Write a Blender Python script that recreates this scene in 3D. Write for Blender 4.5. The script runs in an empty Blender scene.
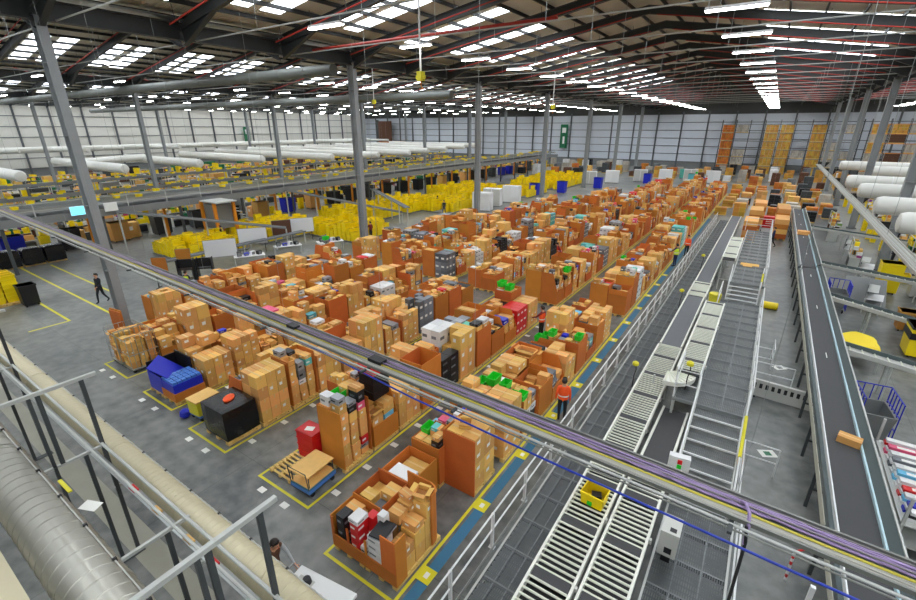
import bpy, math, random
from mathutils import Vector, Matrix
R = math.radians
random.seed(7)
sc = bpy.context.scene
col = sc.collection

# ------------------------------------------------------------------ camera, world, exposure
cam_d = bpy.data.cameras.new('camera'); cam_d.sensor_width = 36.0; cam_d.lens = 17.686
cam_d.clip_end = 600; cam_d.clip_start = 0.05
cam = bpy.data.objects.new('camera', cam_d); col.objects.link(cam)
cam.location = (0, 0, 10); cam.rotation_euler = (R(90 - 21.03), 0, R(33.90))
sc.camera = cam
w = bpy.data.worlds.new('world'); sc.world = w; w.use_nodes = True
w.node_tree.nodes['Background'].inputs[0].default_value = (0.75, 0.85, 1.0, 1)
w.node_tree.nodes['Background'].inputs[1].default_value = 0.6
vs = sc.view_settings
vs.view_transform = 'Standard'; vs.look = 'None'; vs.gamma = 1; vs.use_curve_mapping = False
vs.exposure = EXPOSURE = -0.1
SKYLIGHT = 6.5      # radiance of the daylight in the roof lights
LAMP = 34.0         # radiance of the fluorescent fittings

# camera frame test used to decide which repeats the photograph shows
FW = Vector((-math.sin(R(33.9))*math.cos(R(21.03)), math.cos(R(33.9))*math.cos(R(21.03)), -math.sin(R(21.03))))
RT = Vector((math.cos(R(33.9)), math.sin(R(33.9)), 0)); UP = RT.cross(FW); CO = Vector((0, 0, 10))
def seen(p, m=25):
    d = Vector(p) - CO; k = d.dot(FW)
    if k < 0.3: return None
    x = 458 + 450*d.dot(RT)/k; y = 300 - 450*d.dot(UP)/k
    return (x, y, k) if -m < x < 916 + m and -m < y < 600 + m else None

# ------------------------------------------------------------------ materials
def S(r, g, b):
    f = lambda c: (c/255/12.92) if c/255 <= .04045 else ((c/255 + .055)/1.055)**2.4
    return (f(r), f(g), f(b), 1)
MATS = {}
def mat(name, c, rough=.6, metal=0., jit=0., noise=0., nscale=3., emit=0., bump=0., bscale=40., hue=0., coat=0., alpha=1.):
    m = bpy.data.materials.new(name); m.use_nodes = True; nt = m.node_tree; N = nt.nodes; L = nt.links
    b = N['Principled BSDF']; b.inputs['Roughness'].default_value = rough; b.inputs['Metallic'].default_value = metal
    if coat: b.inputs['Coat Weight'].default_value = coat
    if alpha < 1: b.inputs['Alpha'].default_value = alpha
    src = N.new('ShaderNodeRGB'); src.outputs[0].default_value = c; out = src.outputs[0]
    if jit or hue:
        oi = N.new('ShaderNodeObjectInfo'); ge = N.new('ShaderNodeNewGeometry')
        ad = N.new('ShaderNodeMath'); ad.operation = 'ADD'; fr = N.new('ShaderNodeMath'); fr.operation = 'FRACT'
        L.new(oi.outputs['Random'], ad.inputs[0]); L.new(ge.outputs['Random Per Island'], ad.inputs[1]); L.new(ad.outputs[0], fr.inputs[0])
        mr = N.new('ShaderNodeMapRange'); mr.inputs['To Min'].default_value = 1 - jit; mr.inputs['To Max'].default_value = 1 + jit
        L.new(fr.outputs[0], mr.inputs['Value'])
        hs = N.new('ShaderNodeHueSaturation'); L.new(out, hs.inputs['Color']); L.new(mr.outputs[0], hs.inputs['Value'])
        if hue:
            m2 = N.new('ShaderNodeMath'); m2.operation = 'MULTIPLY'; m2.inputs[1].default_value = 7.31; L.new(fr.outputs[0], m2.inputs[0])
            f2 = N.new('ShaderNodeMath'); f2.operation = 'FRACT'; L.new(m2.outputs[0], f2.inputs[0])
            m3 = N.new('ShaderNodeMapRange'); m3.inputs['To Min'].default_value = .5 - hue; m3.inputs['To Max'].default_value = .5 + hue
            L.new(f2.outputs[0], m3.inputs['Value']); L.new(m3.outputs[0], hs.inputs['Hue'])
        out = hs.outputs[0]
    if noise or bump:
        tc = N.new('ShaderNodeTexCoord')
    if noise:
        nz = N.new('ShaderNodeTexNoise'); nz.inputs['Scale'].default_value = nscale; nz.inputs['Detail'].default_value = 5
        L.new(tc.outputs['Object'], nz.inputs['Vector'])
        mp = N.new('ShaderNodeMapRange'); mp.inputs['To Min'].default_value = 1 - noise; mp.inputs['To Max'].default_value = 1 + noise
        L.new(nz.outputs['Fac'], mp.inputs['Value'])
        h2 = N.new('ShaderNodeHueSaturation'); L.new(out, h2.inputs['Color']); L.new(mp.outputs[0], h2.inputs['Value']); out = h2.outputs[0]
    if bump:
        n2 = N.new('ShaderNodeTexNoise'); n2.inputs['Scale'].default_value = bscale; L.new(tc.outputs['Object'], n2.inputs['Vector'])
        bp = N.new('ShaderNodeBump'); bp.inputs['Strength'].default_value = bump; bp.inputs['Distance'].default_value = .02
        L.new(n2.outputs['Fac'], bp.inputs['Height']); L.new(bp.outputs[0], b.inputs['Normal'])
    L.new(out, b.inputs['Base Color'])
    if emit:
        b.inputs['Emission Color'].default_value = c; b.inputs['Emission Strength'].default_value = emit
    MATS[name] = m; return m

mat('sleeve', S(198, 114, 40), .75, jit=.2, hue=.014, noise=.12, nscale=2)
mat('sleeve_in', S(178, 112, 52), .8, jit=.1)
mat('carton', S(226, 172, 94), .72, jit=.2, hue=.014, noise=.06, nscale=4)
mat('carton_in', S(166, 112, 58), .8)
mat('tape', S(222, 184, 118), .35)
mat('paper', S(238, 238, 232), .6)
mat('wood', S(226, 190, 112), .7, jit=.12, noise=.15, nscale=8)
mat('wood_board', S(232, 186, 108), .55, noise=.12, nscale=5)
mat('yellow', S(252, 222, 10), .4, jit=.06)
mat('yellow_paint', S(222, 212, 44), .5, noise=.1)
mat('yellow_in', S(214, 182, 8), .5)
mat('green', S(36, 204, 44), .45, jit=.1)
mat('blue', S(24, 40, 190), .4, jit=.1)
mat('blue_lid', S(70, 124, 206), .4)
mat('walk_steel', S(128, 132, 132), .5)
mat('steel_blue', S(56, 116, 150), .55, noise=.08)
mat('red', S(214, 26, 30), .4, jit=.06)
mat('black', S(22, 22, 26), .45, jit=.2)
mat('black_film', S(14, 14, 18), .25, bump=.6, bscale=9)
mat('white', S(232, 232, 232), .45, jit=.05)
mat('white_goods', S(226, 226, 226), .5, jit=.1)
mat('teal', S(96, 190, 186), .5, jit=.15, hue=.05)
mat('cyan', S(110, 190, 226), .5, jit=.1)
mat('silver_pack', S(150, 154, 160), .35, metal=.3, jit=.35, noise=.4, nscale=14)
mat('grey_pack', S(112, 116, 122), .5, jit=.4)
mat('pink', S(226, 88, 126), .5, jit=.1)
mat('column', S(146, 150, 152), .45, noise=.06)
mat('dark_steel', S(66, 70, 72), .5, noise=.1)
mat('roof_steel', S(52, 55, 56), .5, noise=.1)
mat('purlin', S(28, 30, 30), .5)
mat('red_pipe', S(168, 44, 30), .5)
mat('duct_dull', S(120, 124, 120), .5, metal=.2, noise=.1)
mat('tray_steel', S(128, 130, 124), .45, metal=.3, noise=.1)
mat('galv', S(168, 172, 170), .32, metal=.75, noise=.12, nscale=6)
mat('galv_dull', S(196, 198, 194), .5, metal=.25, noise=.06)
mat('rail_white', S(226, 228, 228), .4)
mat('roller', S(226, 228, 212), .35, metal=.1)
mat('white_frame', S(232, 232, 222), .4)
mat('belt', S(66, 66, 68), .7, noise=.06)
mat('belt_grey', S(106, 108, 112), .7, noise=.05)
mat('guard', S(82, 94, 96), .35, metal=.3)
mat('guard_edge', S(190, 218, 226), .3)
mat('concrete_pale', S(190, 188, 172), .6, noise=.1)
mat('floor_pale', S(160, 158, 144), .5, noise=.15, nscale=1.5)
mat('duct_beige', S(206, 196, 164), .34, metal=.25, noise=.05)
mat('duct_steel', S(166, 164, 154), .3, metal=.5, noise=.06, nscale=4)
mat('fabric_duct', S(226, 226, 220), .8)
mat('purple', S(150, 130, 172), .55, jit=.2)
mat('cable_grey', S(128, 122, 122), .55, jit=.25)
mat('cable_white', S(178, 176, 166), .5, jit=.1)
mat('cable_yellow', S(196, 184, 66), .5)
mat('cable_blue', S(22, 52, 168), .4)
mat('cable_black', S(30, 30, 32), .5)
mat('orange_vest', S(255, 92, 32), .6)
mat('lime_vest', S(214, 240, 40), .6)
mat('skin', S(206, 150, 116), .6)
mat('hair', S(36, 26, 22), .6)
mat('cloth_dark', S(34, 36, 42), .8)
mat('cloth_navy', S(36, 44, 84), .8)
mat('cloth_brown', S(96, 62, 44), .8)
mat('cloth_grey', S(176, 178, 180), .8)
mat('cloth_red', S(126, 34, 34), .8)
mat('orange_steel', S(228, 142, 30), .5)
mat('machine_grey', S(196, 196, 190), .4)
mat('panel_grey', S(124, 126, 126), .5)
mat('wall_white', S(222, 220, 212), .6, noise=.03)
mat('wall_blue', S(214, 220, 230), .6, noise=.03)
mat('wall_rail', S(98, 102, 106), .5)
mat('wall_upper', S(84, 86, 86), .7)
mat('screen', S(120, 224, 250), .4, emit=1.2)
mat('green_sign', S(20, 110, 70), .5)
mat('goods_mix', S(150, 84, 40), .6, jit=.6, hue=.3)
mat('rust', S(186, 108, 40), .7, noise=.2)
mat('lamp_glass', S(250, 252, 244), .4, emit=LAMP)
mat('sky_sheet', S(240, 247, 255), .5, emit=SKYLIGHT)
mat('stack_tan', S(196, 148, 56), .6, jit=.2, hue=.02)
mat('stack_grey', S(178, 170, 158), .5, jit=.25)

def special():
    # polished concrete floor
    m = mat('floor', S(146, 146, 140), .38); nt = m.node_tree; N = nt.nodes; L = nt.links; b = N['Principled BSDF']
    tc = N.new('ShaderNodeTexCoord')
    n1 = N.new('ShaderNodeTexNoise'); n1.inputs['Scale'].default_value = .22; n1.inputs['Detail'].default_value = 6
    n2 = N.new('ShaderNodeTexNoise'); n2.inputs['Scale'].default_value = 2.2; n2.inputs['Detail'].default_value = 8
    for n in (n1, n2): L.new(tc.outputs['Object'], n.inputs['Vector'])
    mx = N.new('ShaderNodeMath'); mx.operation = 'ADD'; L.new(n1.outputs['Fac'], mx.inputs[0]); L.new(n2.outputs['Fac'], mx.inputs[1])
    cr = N.new('ShaderNodeValToRGB'); e = cr.color_ramp.elements
    e[0].position = .36; e[0].color = S(82, 86, 86); e[1].position = .68; e[1].color = S(146, 147, 142)
    hf = N.new('ShaderNodeMath'); hf.operation = 'MULTIPLY'; hf.inputs[1].default_value = .5; L.new(mx.outputs[0], hf.inputs[0])
    L.new(hf.outputs[0], cr.inputs[0])
    bk = N.new('ShaderNodeTexBrick'); bk.inputs['Scale'].default_value = 1; bk.offset = 0; bk.inputs['Mortar Size'].default_value = .008
    bk.inputs['Brick Width'].default_value = 6; bk.inputs['Row Height'].default_value = 6
    bk.inputs['Color1'].default_value = bk.inputs['Color2'].default_value = (1, 1, 1, 1); bk.inputs['Mortar'].default_value = (.55, .55, .55, 1)
    L.new(tc.outputs['Object'], bk.inputs['Vector'])
    ml = N.new('ShaderNodeMix'); ml.data_type = 'RGBA'; ml.blend_type = 'MULTIPLY'; ml.inputs[0].default_value = 1
    L.new(cr.outputs[0], ml.inputs[6]); L.new(bk.outputs['Color'], ml.inputs[7]); L.new(ml.outputs[2], b.inputs['Base Color'])
    rr = N.new('ShaderNodeMapRange'); rr.inputs['To Min'].default_value = .22; rr.inputs['To Max'].default_value = .5
    L.new(n2.outputs['Fac'], rr.inputs['Value']); L.new(rr.outputs[0], b.inputs['Roughness'])
    # profiled roof sheet
    m = mat('roof_sheet', S(206, 200, 182), .6); nt = m.node_tree; N = nt.nodes; L = nt.links; b = N['Principled BSDF']
    tc = N.new('ShaderNodeTexCoord'); wv = N.new('ShaderNodeTexWave'); wv.bands_direction = 'Y'; wv.inputs['Scale'].default_value = 1.6
    L.new(tc.outputs['Object'], wv.inputs['Vector']); bp = N.new('ShaderNodeBump'); bp.inputs['Strength'].default_value = .5
    bp.inputs['Distance'].default_value = .05; L.new(wv.outputs['Fac'], bp.inputs['Height']); L.new(bp.outputs[0], b.inputs['Normal'])
    # expanded metal grating: an open mesh of bars, the gaps see through
    m = mat('grating', S(104, 108, 110), .5, metal=.2); nt = m.node_tree; N = nt.nodes; L = nt.links; b = N['Principled BSDF']
    tc = N.new('ShaderNodeTexCoord'); bk = N.new('ShaderNodeTexBrick'); bk.offset = 0; bk.inputs['Scale'].default_value = 1
    bk.inputs['Brick Width'].default_value = .05; bk.inputs['Row Height'].default_value = .16; bk.inputs['Mortar Size'].default_value = .011
    bk.inputs['Color1'].default_value = bk.inputs['Color2'].default_value = (0, 0, 0, 1); bk.inputs['Mortar'].default_value = (1, 1, 1, 1)
    L.new(tc.outputs['Object'], bk.inputs['Vector']); L.new(bk.outputs['Color'], b.inputs['Alpha'])
special()

# ------------------------------------------------------------------ mesh builder
class MB:
    def __init__(s): s.v = []; s.f = []; s.m = []; s.mats = []; s._me = None
    def mi(s, m):
        if m not in s.mats: s.mats.append(m)
        return s.mats.index(m)
    def add(s, vs, fs, m):
        o = len(s.v); s.v += [tuple(p) for p in vs]; k = s.mi(m)
        for f in fs: s.f.append(tuple(i + o for i in f)); s.m.append(k)
        return s
    def box(s, x0, x1, y0, y1, z0, z1, m, M=None):
        v = [(x0,y0,z0),(x1,y0,z0),(x1,y1,z0),(x0,y1,z0),(x0,y0,z1),(x1,y0,z1),(x1,y1,z1),(x0,y1,z1)]
        if M: v = [M @ Vector(p) for p in v]
        return s.add(v, [(3,2,1,0),(4,5,6,7),(0,1,5,4),(1,2,6,5),(2,3,7,6),(3,0,4,7)], m)
    def bar(s, p, q, a, b, m, up=(0, 0, 1)):       # rectangular bar from p to q, a wide, b deep
        p = Vector(p); q = Vector(q); d = (q - p).normalized(); u = Vector(up)
        if abs(d.dot(u)) > .98: u = Vector((0, 1, 0))
        sx = d.cross(u).normalized()*a/2; sy = sx.cross(d).normalized()*b/2
        v = [p-sx-sy, p+sx-sy, p+sx+sy, p-sx+sy, q-sx-sy, q+sx-sy, q+sx+sy, q-sx+sy]
        return s.add(v, [(3,2,1,0),(4,5,6,7),(0,1,5,4),(1,2,6,5),(2,3,7,6),(3,0,4,7)], m)
    def tube(s, pts, r, m, n=8, cap=True):
        pts = [Vector(p) for p in pts]; o = len(s.v); k = s.mi(m); rs = r if isinstance(r, (list, tuple)) else [r]*len(pts)
        ref = None
        for i, p in enumerate(pts):
            d = (pts[min(i+1, len(pts)-1)] - pts[max(i-1, 0)])
            if d.length < 1e-9: d = Vector((0, 0, 1))
            d.normalize()
            if ref is None: ref = Vector((0, 0, 1)) if abs(d.z) < .9 else Vector((1, 0, 0))
            a = d.cross(ref).normalized(); b = a.cross(d)
            for j in range(n):
                t = 2*math.pi*j/n; s.v.append(tuple(p + (a*math.cos(t) + b*math.sin(t))*rs[i]))
        for i in range(len(pts)-1):
            for j in range(n):
                s.f.append((o+i*n+j, o+(i+1)*n+j, o+(i+1)*n+(j+1) % n, o+i*n+(j+1) % n)); s.m.append(k)
        if cap:
            s.f.append(tuple(o+j for j in range(n))); s.m.append(k)
            e = o+(len(pts)-1)*n; s.f.append(tuple(e+j for j in reversed(range(n)))); s.m.append(k)
        return s
    def loft(s, rings, m, cap=True):               # rings of equal length point lists
        o = len(s.v); k = s.mi(m); n = len(rings[0])
        for r in rings: s.v += [tuple(p) for p in r]
        for i in range(len(rings)-1):
            for j in range(n):
                s.f.append((o+i*n+j, o+i*n+(j+1) % n, o+(i+1)*n+(j+1) % n, o+(i+1)*n+j)); s.m.append(k)
        if cap:
            s.f.append(tuple(o+j for j in reversed(range(n)))); s.m.append(k)
            e = o+(len(rings)-1)*n; s.f.append(tuple(e+j for j in range(n))); s.m.append(k)
        return s
    def join(s, t, M=None):
        o = len(s.v); s.v += [tuple(M @ Vector(p)) for p in t.v] if M else t.v
        mp = [s.mi(m) for m in t.mats]
        s.f += [tuple(i+o for i in f) for f in t.f]; s.m += [mp[i] for i in t.m]; return s
    def mesh(s, name='mesh'):
        if s._me is None:
            me = bpy.data.meshes.new(name); me.from_pydata(s.v, [], s.f)
            for m in s.mats: me.materials.append(MATS[m])
            me.polygons.foreach_set('material_index', s.m); me.update(); s._me = me
        return s._me
def smooth(me, ang=40):
    me.polygons.foreach_set('use_smooth', [True]*len(me.polygons))
    try: me.set_sharp_from_angle(angle=R(ang))
    except Exception: pass
    return me

# ------------------------------------------------------------------ objects
def ob(name, mesh, parent=None, loc=(0, 0, 0), rz=0, M=None, sm=False):
    if isinstance(mesh, MB): mesh = mesh.mesh(name)
    if sm and mesh is not None: smooth(mesh)
    o = bpy.data.objects.new(name, mesh); col.objects.link(o)
    if parent: o.parent = parent
    if M is not None: o.matrix_local = M
    else: o.location = loc; o.rotation_euler = (0, 0, rz)
    return o
def tag(o, label, cat=None, group=None, kind=None):
    o['label'] = label
    if cat: o['category'] = cat
    if group: o['group'] = group
    if kind: o['kind'] = kind
    return o
def thing(name, label, cat, loc=(0, 0, 0), rz=0, group=None, M=None):
    o = ob(name, None, None, loc, rz, M); o.empty_display_size = .2
    return tag(o, label, cat, group)
def struct(name, mb, label, **k):
    o = ob(name, mb, **k); return tag(o, label, None, None, 'structure')
ORD = ['zeroth','first','second','third','fourth','fifth','sixth','seventh','eighth','ninth','tenth','eleventh','twelfth','thirteenth','fourteenth','fifteenth','sixteenth','seventeenth','eighteenth','nineteenth']
TENS = {20:('twenty','twentieth'),30:('thirty','thirtieth'),40:('forty','fortieth'),50:('fifty','fiftieth'),60:('sixty','sixtieth'),70:('seventy','seventieth'),80:('eighty','eightieth')}
def nth(n):
    if n < 20: return ORD[n]
    t = TENS[n//10*10]; return t[1] if n % 10 == 0 else t[0] + '-' + ORD[n % 10]

# registry of repeats: the largest 300 in the picture become things, the rest one stuff object
REG = {}
def reg(kind, name, cat, label, group, M, parts, size=1.0, stuff_label=None):
    p = M.translation; s = seen(p, 40)
    if s is None: return
    REG.setdefault(kind, []).append((size/s[2], len(REG.get(kind, [])), name, cat, label, group, M, parts, stuff_label))
def flush(kind, limit=300):
    L = sorted(REG.get(kind, []), key=lambda e: (-e[0], e[1]))
    for e in L[:limit]:
        _, _, name, cat, label, group, M, parts, _ = e
        if len(parts) == 1: o = ob(name, parts[0][1], M=M); tag(o, label, cat, group)
        else:
            body = [p for p in parts if p[0] == '*']
            if body: o = ob(name, body[0][1], M=M); tag(o, label, cat, group)
            else: o = thing(name, label, cat, group=group, M=M)
            for p in parts:
                if p[0] != '*': ob(p[0], p[1], o)
    if len(L) > limit:
        big = MB()
        for e in L[limit:]:
            for p in e[7]: big.join(p[1], e[6])
        o = ob(L[0][2] + '_field', big); tag(o, L[0][8] or ('more ' + L[0][4]), L[0][3], None, 'stuff')
def TM(x, y, z, rz=0, sx=1, sy=1, sz=1):
    return Matrix.Translation((x, y, z)) @ Matrix.Rotation(rz, 4, 'Z') @ Matrix.Diagonal((sx, sy, sz, 1))
# ================================================================== THE BUILDING
VX = [-133.4, -98.0, -62.6, -27.2, 8.2, 43.6]          # valley / column lines
Y0, Y1 = -27.6, 134.4
ZV, ZR = 15.5, 18.3                                     # roof sheet at valley and ridge
HALF = 17.7
def roof_z(x):
    for a, b in zip(VX, VX[1:]):
        if a <= x <= b: return ZR - abs(x - (a+b)/2)/HALF*(ZR - ZV)
    return ZV
fl = struct('floor', MB().box(VX[0], VX[-1], Y0, Y1, -.3, 0, 'floor'), 'polished grey concrete warehouse floor')
slopes = []
for a, b in zip(VX, VX[1:]): slopes += [(a, (a+b)/2), (b, (a+b)/2)]           # (valley, ridge)
rm = MB()
for v, r in slopes:
    f = (0, 1, 2, 3) if v > r else (3, 2, 1, 0)
    rm.add([(v, Y0, ZV), (r, Y0, ZR), (r, Y1, ZR), (v, Y1, ZV)], [f], 'roof_sheet')
    f = tuple(reversed(f))
    rm.add([(v, Y0, ZV+.15), (r, Y0, ZR+.15), (r, Y1, ZR+.15), (v, Y1, ZV+.15)], [f], 'wall_upper')
ceil = struct('ceiling', rm, 'pitched grey profiled metal roof in five long bays')
# purlins run the length of the hall, rafters cross it
tilt = math.atan2(ZR-ZV, HALF)
pm = MB().box(-.05, .05, Y0, Y1, -.24, -.04, 'purlin')
for v, r in slopes:
    if v < -100: continue
    for k in range(1, 10):
        x = v + (r-v)*k/9.6; ob('purlin', pm, ceil, (x, 0, roof_z(x)))
L = HALF/math.cos(tilt)
rf = MB()
rf.box(0, L, -.012, .012, -.78, -.26, 'roof_steel'); rf.box(0, L, -.13, .13, -.29, -.25, 'roof_steel'); rf.box(0, L, -.13, .13, -.80, -.76, 'roof_steel')
rf.add([(0, -.012, -1.5), (3.2, -.012, -.78), (0, -.012, -.78), (0, .012, -1.5), (3.2, .012, -.78), (0, .012, -.78)], [(0,1,2),(5,4,3),(0,3,4,1),(0,2,5,3)], 'roof_steel')
rf.bar((0, 0, -1.52), (3.25, 0, -.8), .26, .04, 'roof_steel')
FR = [8.4 + 6*k for k in range(-5, 21)]
far_r = MB()
for v, r in slopes:
    for y in FR:
        sgn = 1 if r > v else -1
        M = Matrix.Translation((v, y, ZV)) @ Matrix.Rotation(0 if sgn > 0 else math.pi, 4, 'Z') @ Matrix.Rotation(-tilt, 4, 'Y')
        if y < -4 or v < -99 or (r < -62 and y > 90): far_r.join(rf, M)
        else: ob('rafter', rf, ceil, M=M)
o = ob('rafter_field', far_r, ceil); o['kind'] = 'stuff'
# translucent roof lights: two strips side by side in every bay of the lower slope
sk = MB(); LS = 8.2
sk.box(0, LS, -.62, .62, -.034, -.015, 'sky_sheet')
far_s = MB(); n = 0
for v, r in slopes:
    sgn = 1 if r > v else -1
    for y in FR[:-1]:
        for dy in (1.75, 3.7):
            x = v + sgn*2.6
            M = Matrix.Translation((x, y+dy, roof_z(x))) @ Matrix.Rotation(0 if sgn > 0 else math.pi, 4, 'Z') @ Matrix.Rotation(-tilt, 4, 'Y')
            vis = seen((x+sgn*3.5, y+dy, 16.5), 60)
            if vis and n < 300 and vis[2] < 95: ob('roof_light', sk, ceil, M=M); n += 1
            else: far_s.join(sk, M)
o = ob('roof_light_field', far_s, ceil); o['kind'] = 'stuff'
# red sprinkler pipes under the slopes
sp = MB().tube([(1, 0, -.95), (L-1, 0, -.95)], .036, 'red_pipe', 6)
for k in range(6): sp.bar((1.6+k*2.8, 0, -.95), (1.6+k*2.8, 0, -.2), .02, .02, 'purlin')
cnt = 0
for v, r in slopes:
    if v < -63: continue
    for y in FR[5:-1]:
        sgn = 1 if r > v else -1
        M = Matrix.Translation((v, y+4.9, ZV)) @ Matrix.Rotation(0 if sgn > 0 else math.pi, 4, 'Z') @ Matrix.Rotation(-tilt, 4, 'Y')
        ob('sprinkler_pipe', sp, ceil, M=M); cnt += 1
# valley girders
vb = MB().box(-.2, .2, Y0, Y1, -1.25, -1.19, 'roof_steel').box(-.2, .2, Y0, Y1, -.5, -.44, 'roof_steel').box(-.02, .02, Y0, Y1, -1.2, -.45, 'roof_steel')
vb.box(-.5, .5, Y0, Y1, -.32, -.26, 'galv')
for x in VX[1:-1]: ob('valley_girder', vb, ceil, (x, 0, ZV))
main = MB().tube([(-26.6, 0, 0), (-9.6, 0, 0)], .09, 'red_pipe', 8)
for y, z in ((22.5, 14.7),): ob('sprinkler_main', main, ceil, (0, y, z))

# walls
def wall(name, label, length, rows, panel_mat, ztop, zlow, M, dark_above, low_mat='panel_grey'):
    bk = MB().box(0, length, .12, .3, 0, ztop+dark_above, 'wall_upper')
    wb = struct(name, bk, label, M=M)
    n = round(length/6); pw = length/n; ph = (ztop - zlow)/rows
    pan = MB().box(.05, pw-.05, 0, .11, .04, ph-.04, panel_mat)
    low = MB().box(.05, pw-.05, 0, .11, .02, zlow-.04, low_mat)
    post = MB().box(-.16, .16, -.34, -.3, 0, ztop+.6, 'wall_rail').box(-.16, .16, -.02, .02, 0, ztop+.6, 'wall_rail').box(-.02, .02, -.32, 0, 0, ztop+.6, 'wall_rail')
    rail = MB().box(0, length, -.14, 0, -.07, .07, 'wall_rail')
    rest = MB()
    for i in range(n):
        for j in range(rows):
            q = (i*pw, 0, zlow + j*ph)
            if seen(M @ Vector((q[0]+3, 0, q[2]+1))): ob('panel', pan, wb, q)
            else: rest.join(pan, Matrix.Translation(q))
        if seen(M @ Vector((i*pw, 0, 8)), 60):
            ob('dado_panel', low, wb, (i*pw, 0, 0)); ob('wall_post', post, wb, (i*pw, 0, 0))
        else: rest.join(low, Matrix.Translation((i*pw, 0, 0)))
    for j in range(rows+1): ob('cladding_rail', rail, wb, (0, 0, zlow + j*ph))
    if rest.v: ob('panel_field', rest, wb)['kind'] = 'stuff'
    return wb
wall('wall_end', 'far end wall of pale cladding panels with dark rails and posts', VX[-1]-VX[0], 6, 'wall_blue', 13.0, 1.6, Matrix.Translation((VX[0], Y1, 0)), 5.5)
wall('wall_left', 'left side wall of white cladding panels with dark rails and posts', Y1-Y0, 6, 'wall_white', 14.3, 1.6, Matrix.Translation((VX[0], Y0, 0)) @ Matrix.Rotation(R(90), 4, 'Z'), 1.4)
struct('wall_right', MB().box(VX[-1], VX[-1]+.3, Y0, Y1, 0, ZV+.2, 'wall_white'), 'plain white right side wall beyond the frame')
struct('wall_back', MB().box(VX[0], VX[-1], Y0-.3, Y0, 0, ZR+.3, 'wall_white'), 'plain white back wall behind the camera')

# steel columns on the valley lines
colm = MB().box(-.3, -.27, -.19, .19, .04, 14.4, 'column').box(.27, .3, -.19, .19, .04, 14.4, 'column').box(-.27, .27, -.015, .015, .04, 14.4, 'column')
plate = MB().box(-.42, .42, -.34, .34, 0, .04, 'dark_steel')
for sx in (-.34, .34):
    for sy in (-.25, .25): plate.tube([(sx, sy, .04), (sx, sy, .09)], .03, 'dark_steel', 6)
cap = MB().box(-.42, .42, -.24, .24, 14.4, 14.46, 'dark_steel')
stif = MB()
for z in (3.1, 6.4, 9.6, 12.6): stif.box(-.27, .27, -.18, .18, z, z+.03, 'column')
where = {-98.0: 'on the line nearest the left wall', -62.6: 'on the line beyond the raised conveyor', -27.2: 'on the line at the left edge of the pallets', 8.2: 'on the line right of the belt conveyor'}
for x in VX[1:-1]:
    k = 0
    for i in range(8):
        y = -9.6 + 18*i
        if not (seen((x, y, 1)) or seen((x, y, 8)) or seen((x, y, 13))): continue
        k += 1
        t = thing('steel_column', f'{nth(k)} grey steel column from the camera {where[x]}', 'column', (x, y, 0), group='grey steel roof columns')
        ob('shaft', colm, t); ob('base_plate', plate, t); ob('cap_plate', cap, t); ob('stiffener', stif, t)
        if x == 8.2:
            br = MB().add([(-.3, -.24, 3.6), (-.95, -.24, 3.6), (-.3, -.24, 2.6), (-.3, -.2, 3.6), (-.95, -.2, 3.6), (-.3, -.2, 2.6)], [(0,1,2),(5,4,3),(0,3,4,1),(1,4,5,2),(2,5,3,0)], 'black')
            br.add([(.3, -.24, 3.6), (.95, -.24, 3.6), (.3, -.24, 2.6), (.3, -.2, 3.6), (.95, -.2, 3.6), (.3, -.2, 2.6)], [(2,1,0),(3,4,5),(0,1,4,3),(1,2,5,4),(2,0,3,5)], 'black')
            ob('bracket', br, t)

# suspended lamp lines: a conduit across the hall every six metres, fittings hung from it
lh = MB()
pr = [(-1.0, -.14), (1.0, -.14), (1.0, .14), (-1.0, .14)]; pt = [(-1.0, -.08), (1.0, -.08), (1.0, .08), (-1.0, .08)]
lh.loft([[(x, y, -.02) for x, y in pr], [(x, y, .09) for x, y in pt]], 'white')
ld = MB().box(-.97, .97, -.12, .12, -.06, -.02, 'lamp_glass')
lw = MB()
for sx in (-.9, .9): lw.tube([(sx, 0, .08), (sx, 0, .32)], .012, 'galv', 4)
cm = MB().tube([(VX[0]+1, 0, 14.3), (VX[-1]-1, 0, 14.3)], .035, 'galv_dull', 6)
hg = MB()
for x in range(-130, 44, 6): hg.tube([(x+.5, 0, 14.3), (x+.5, 0, roof_z(x+.5)-.05)], .012, 'galv', 4)
lampq = []
for k in range(-4, 22):
    y = 3 + 6*k
    if y > 6:
        ob('lamp_hanger', hg, ceil, (0, y, 0))
        if k < 18: tag(ob('lamp_conduit', cm, None, (0, y, 0)), f'{nth(k)} thin conduit from the camera carrying lamps across the hall under the roof', 'conduit', 'lamp conduits')
    for bi, (a, b) in enumerate(zip(VX, VX[1:])):
        for s in (-7.3, 7.3):
            x = (a+b)/2 + s; v = seen((x, y, 14), 60)
            lampq.append((v[2] if v else 999, x, y, k, bi, s))
lampq.sort(); rest = MB()
bayn = ['beside the left wall', 'over the packing hall', 'over the yellow totes', 'over the cardboard pallets', 'over the right-hand ducts']
for i, (d, x, y, k, bi, s) in enumerate(lampq):
    if d < 900:
        t = thing('strip_lamp', f'strip lamp {nth(max(k, 1))} from camera, {"left" if s < 0 else "right"} line {bayn[bi]}', 'lamp', (x, y, 13.98), group='strip lamps under the roof')
        ob('housing', lh, t); ob('diffuser', ld, t); ob('hanger', lw, t)
    else:
        for q in (lh, ld): rest.join(q, Matrix.Translation((x, y, 13.98)))
o = ob('strip_lamp_field', rest); tag(o, 'strip lamps of the hall outside the picture', 'lamp', None, 'stuff')

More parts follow.
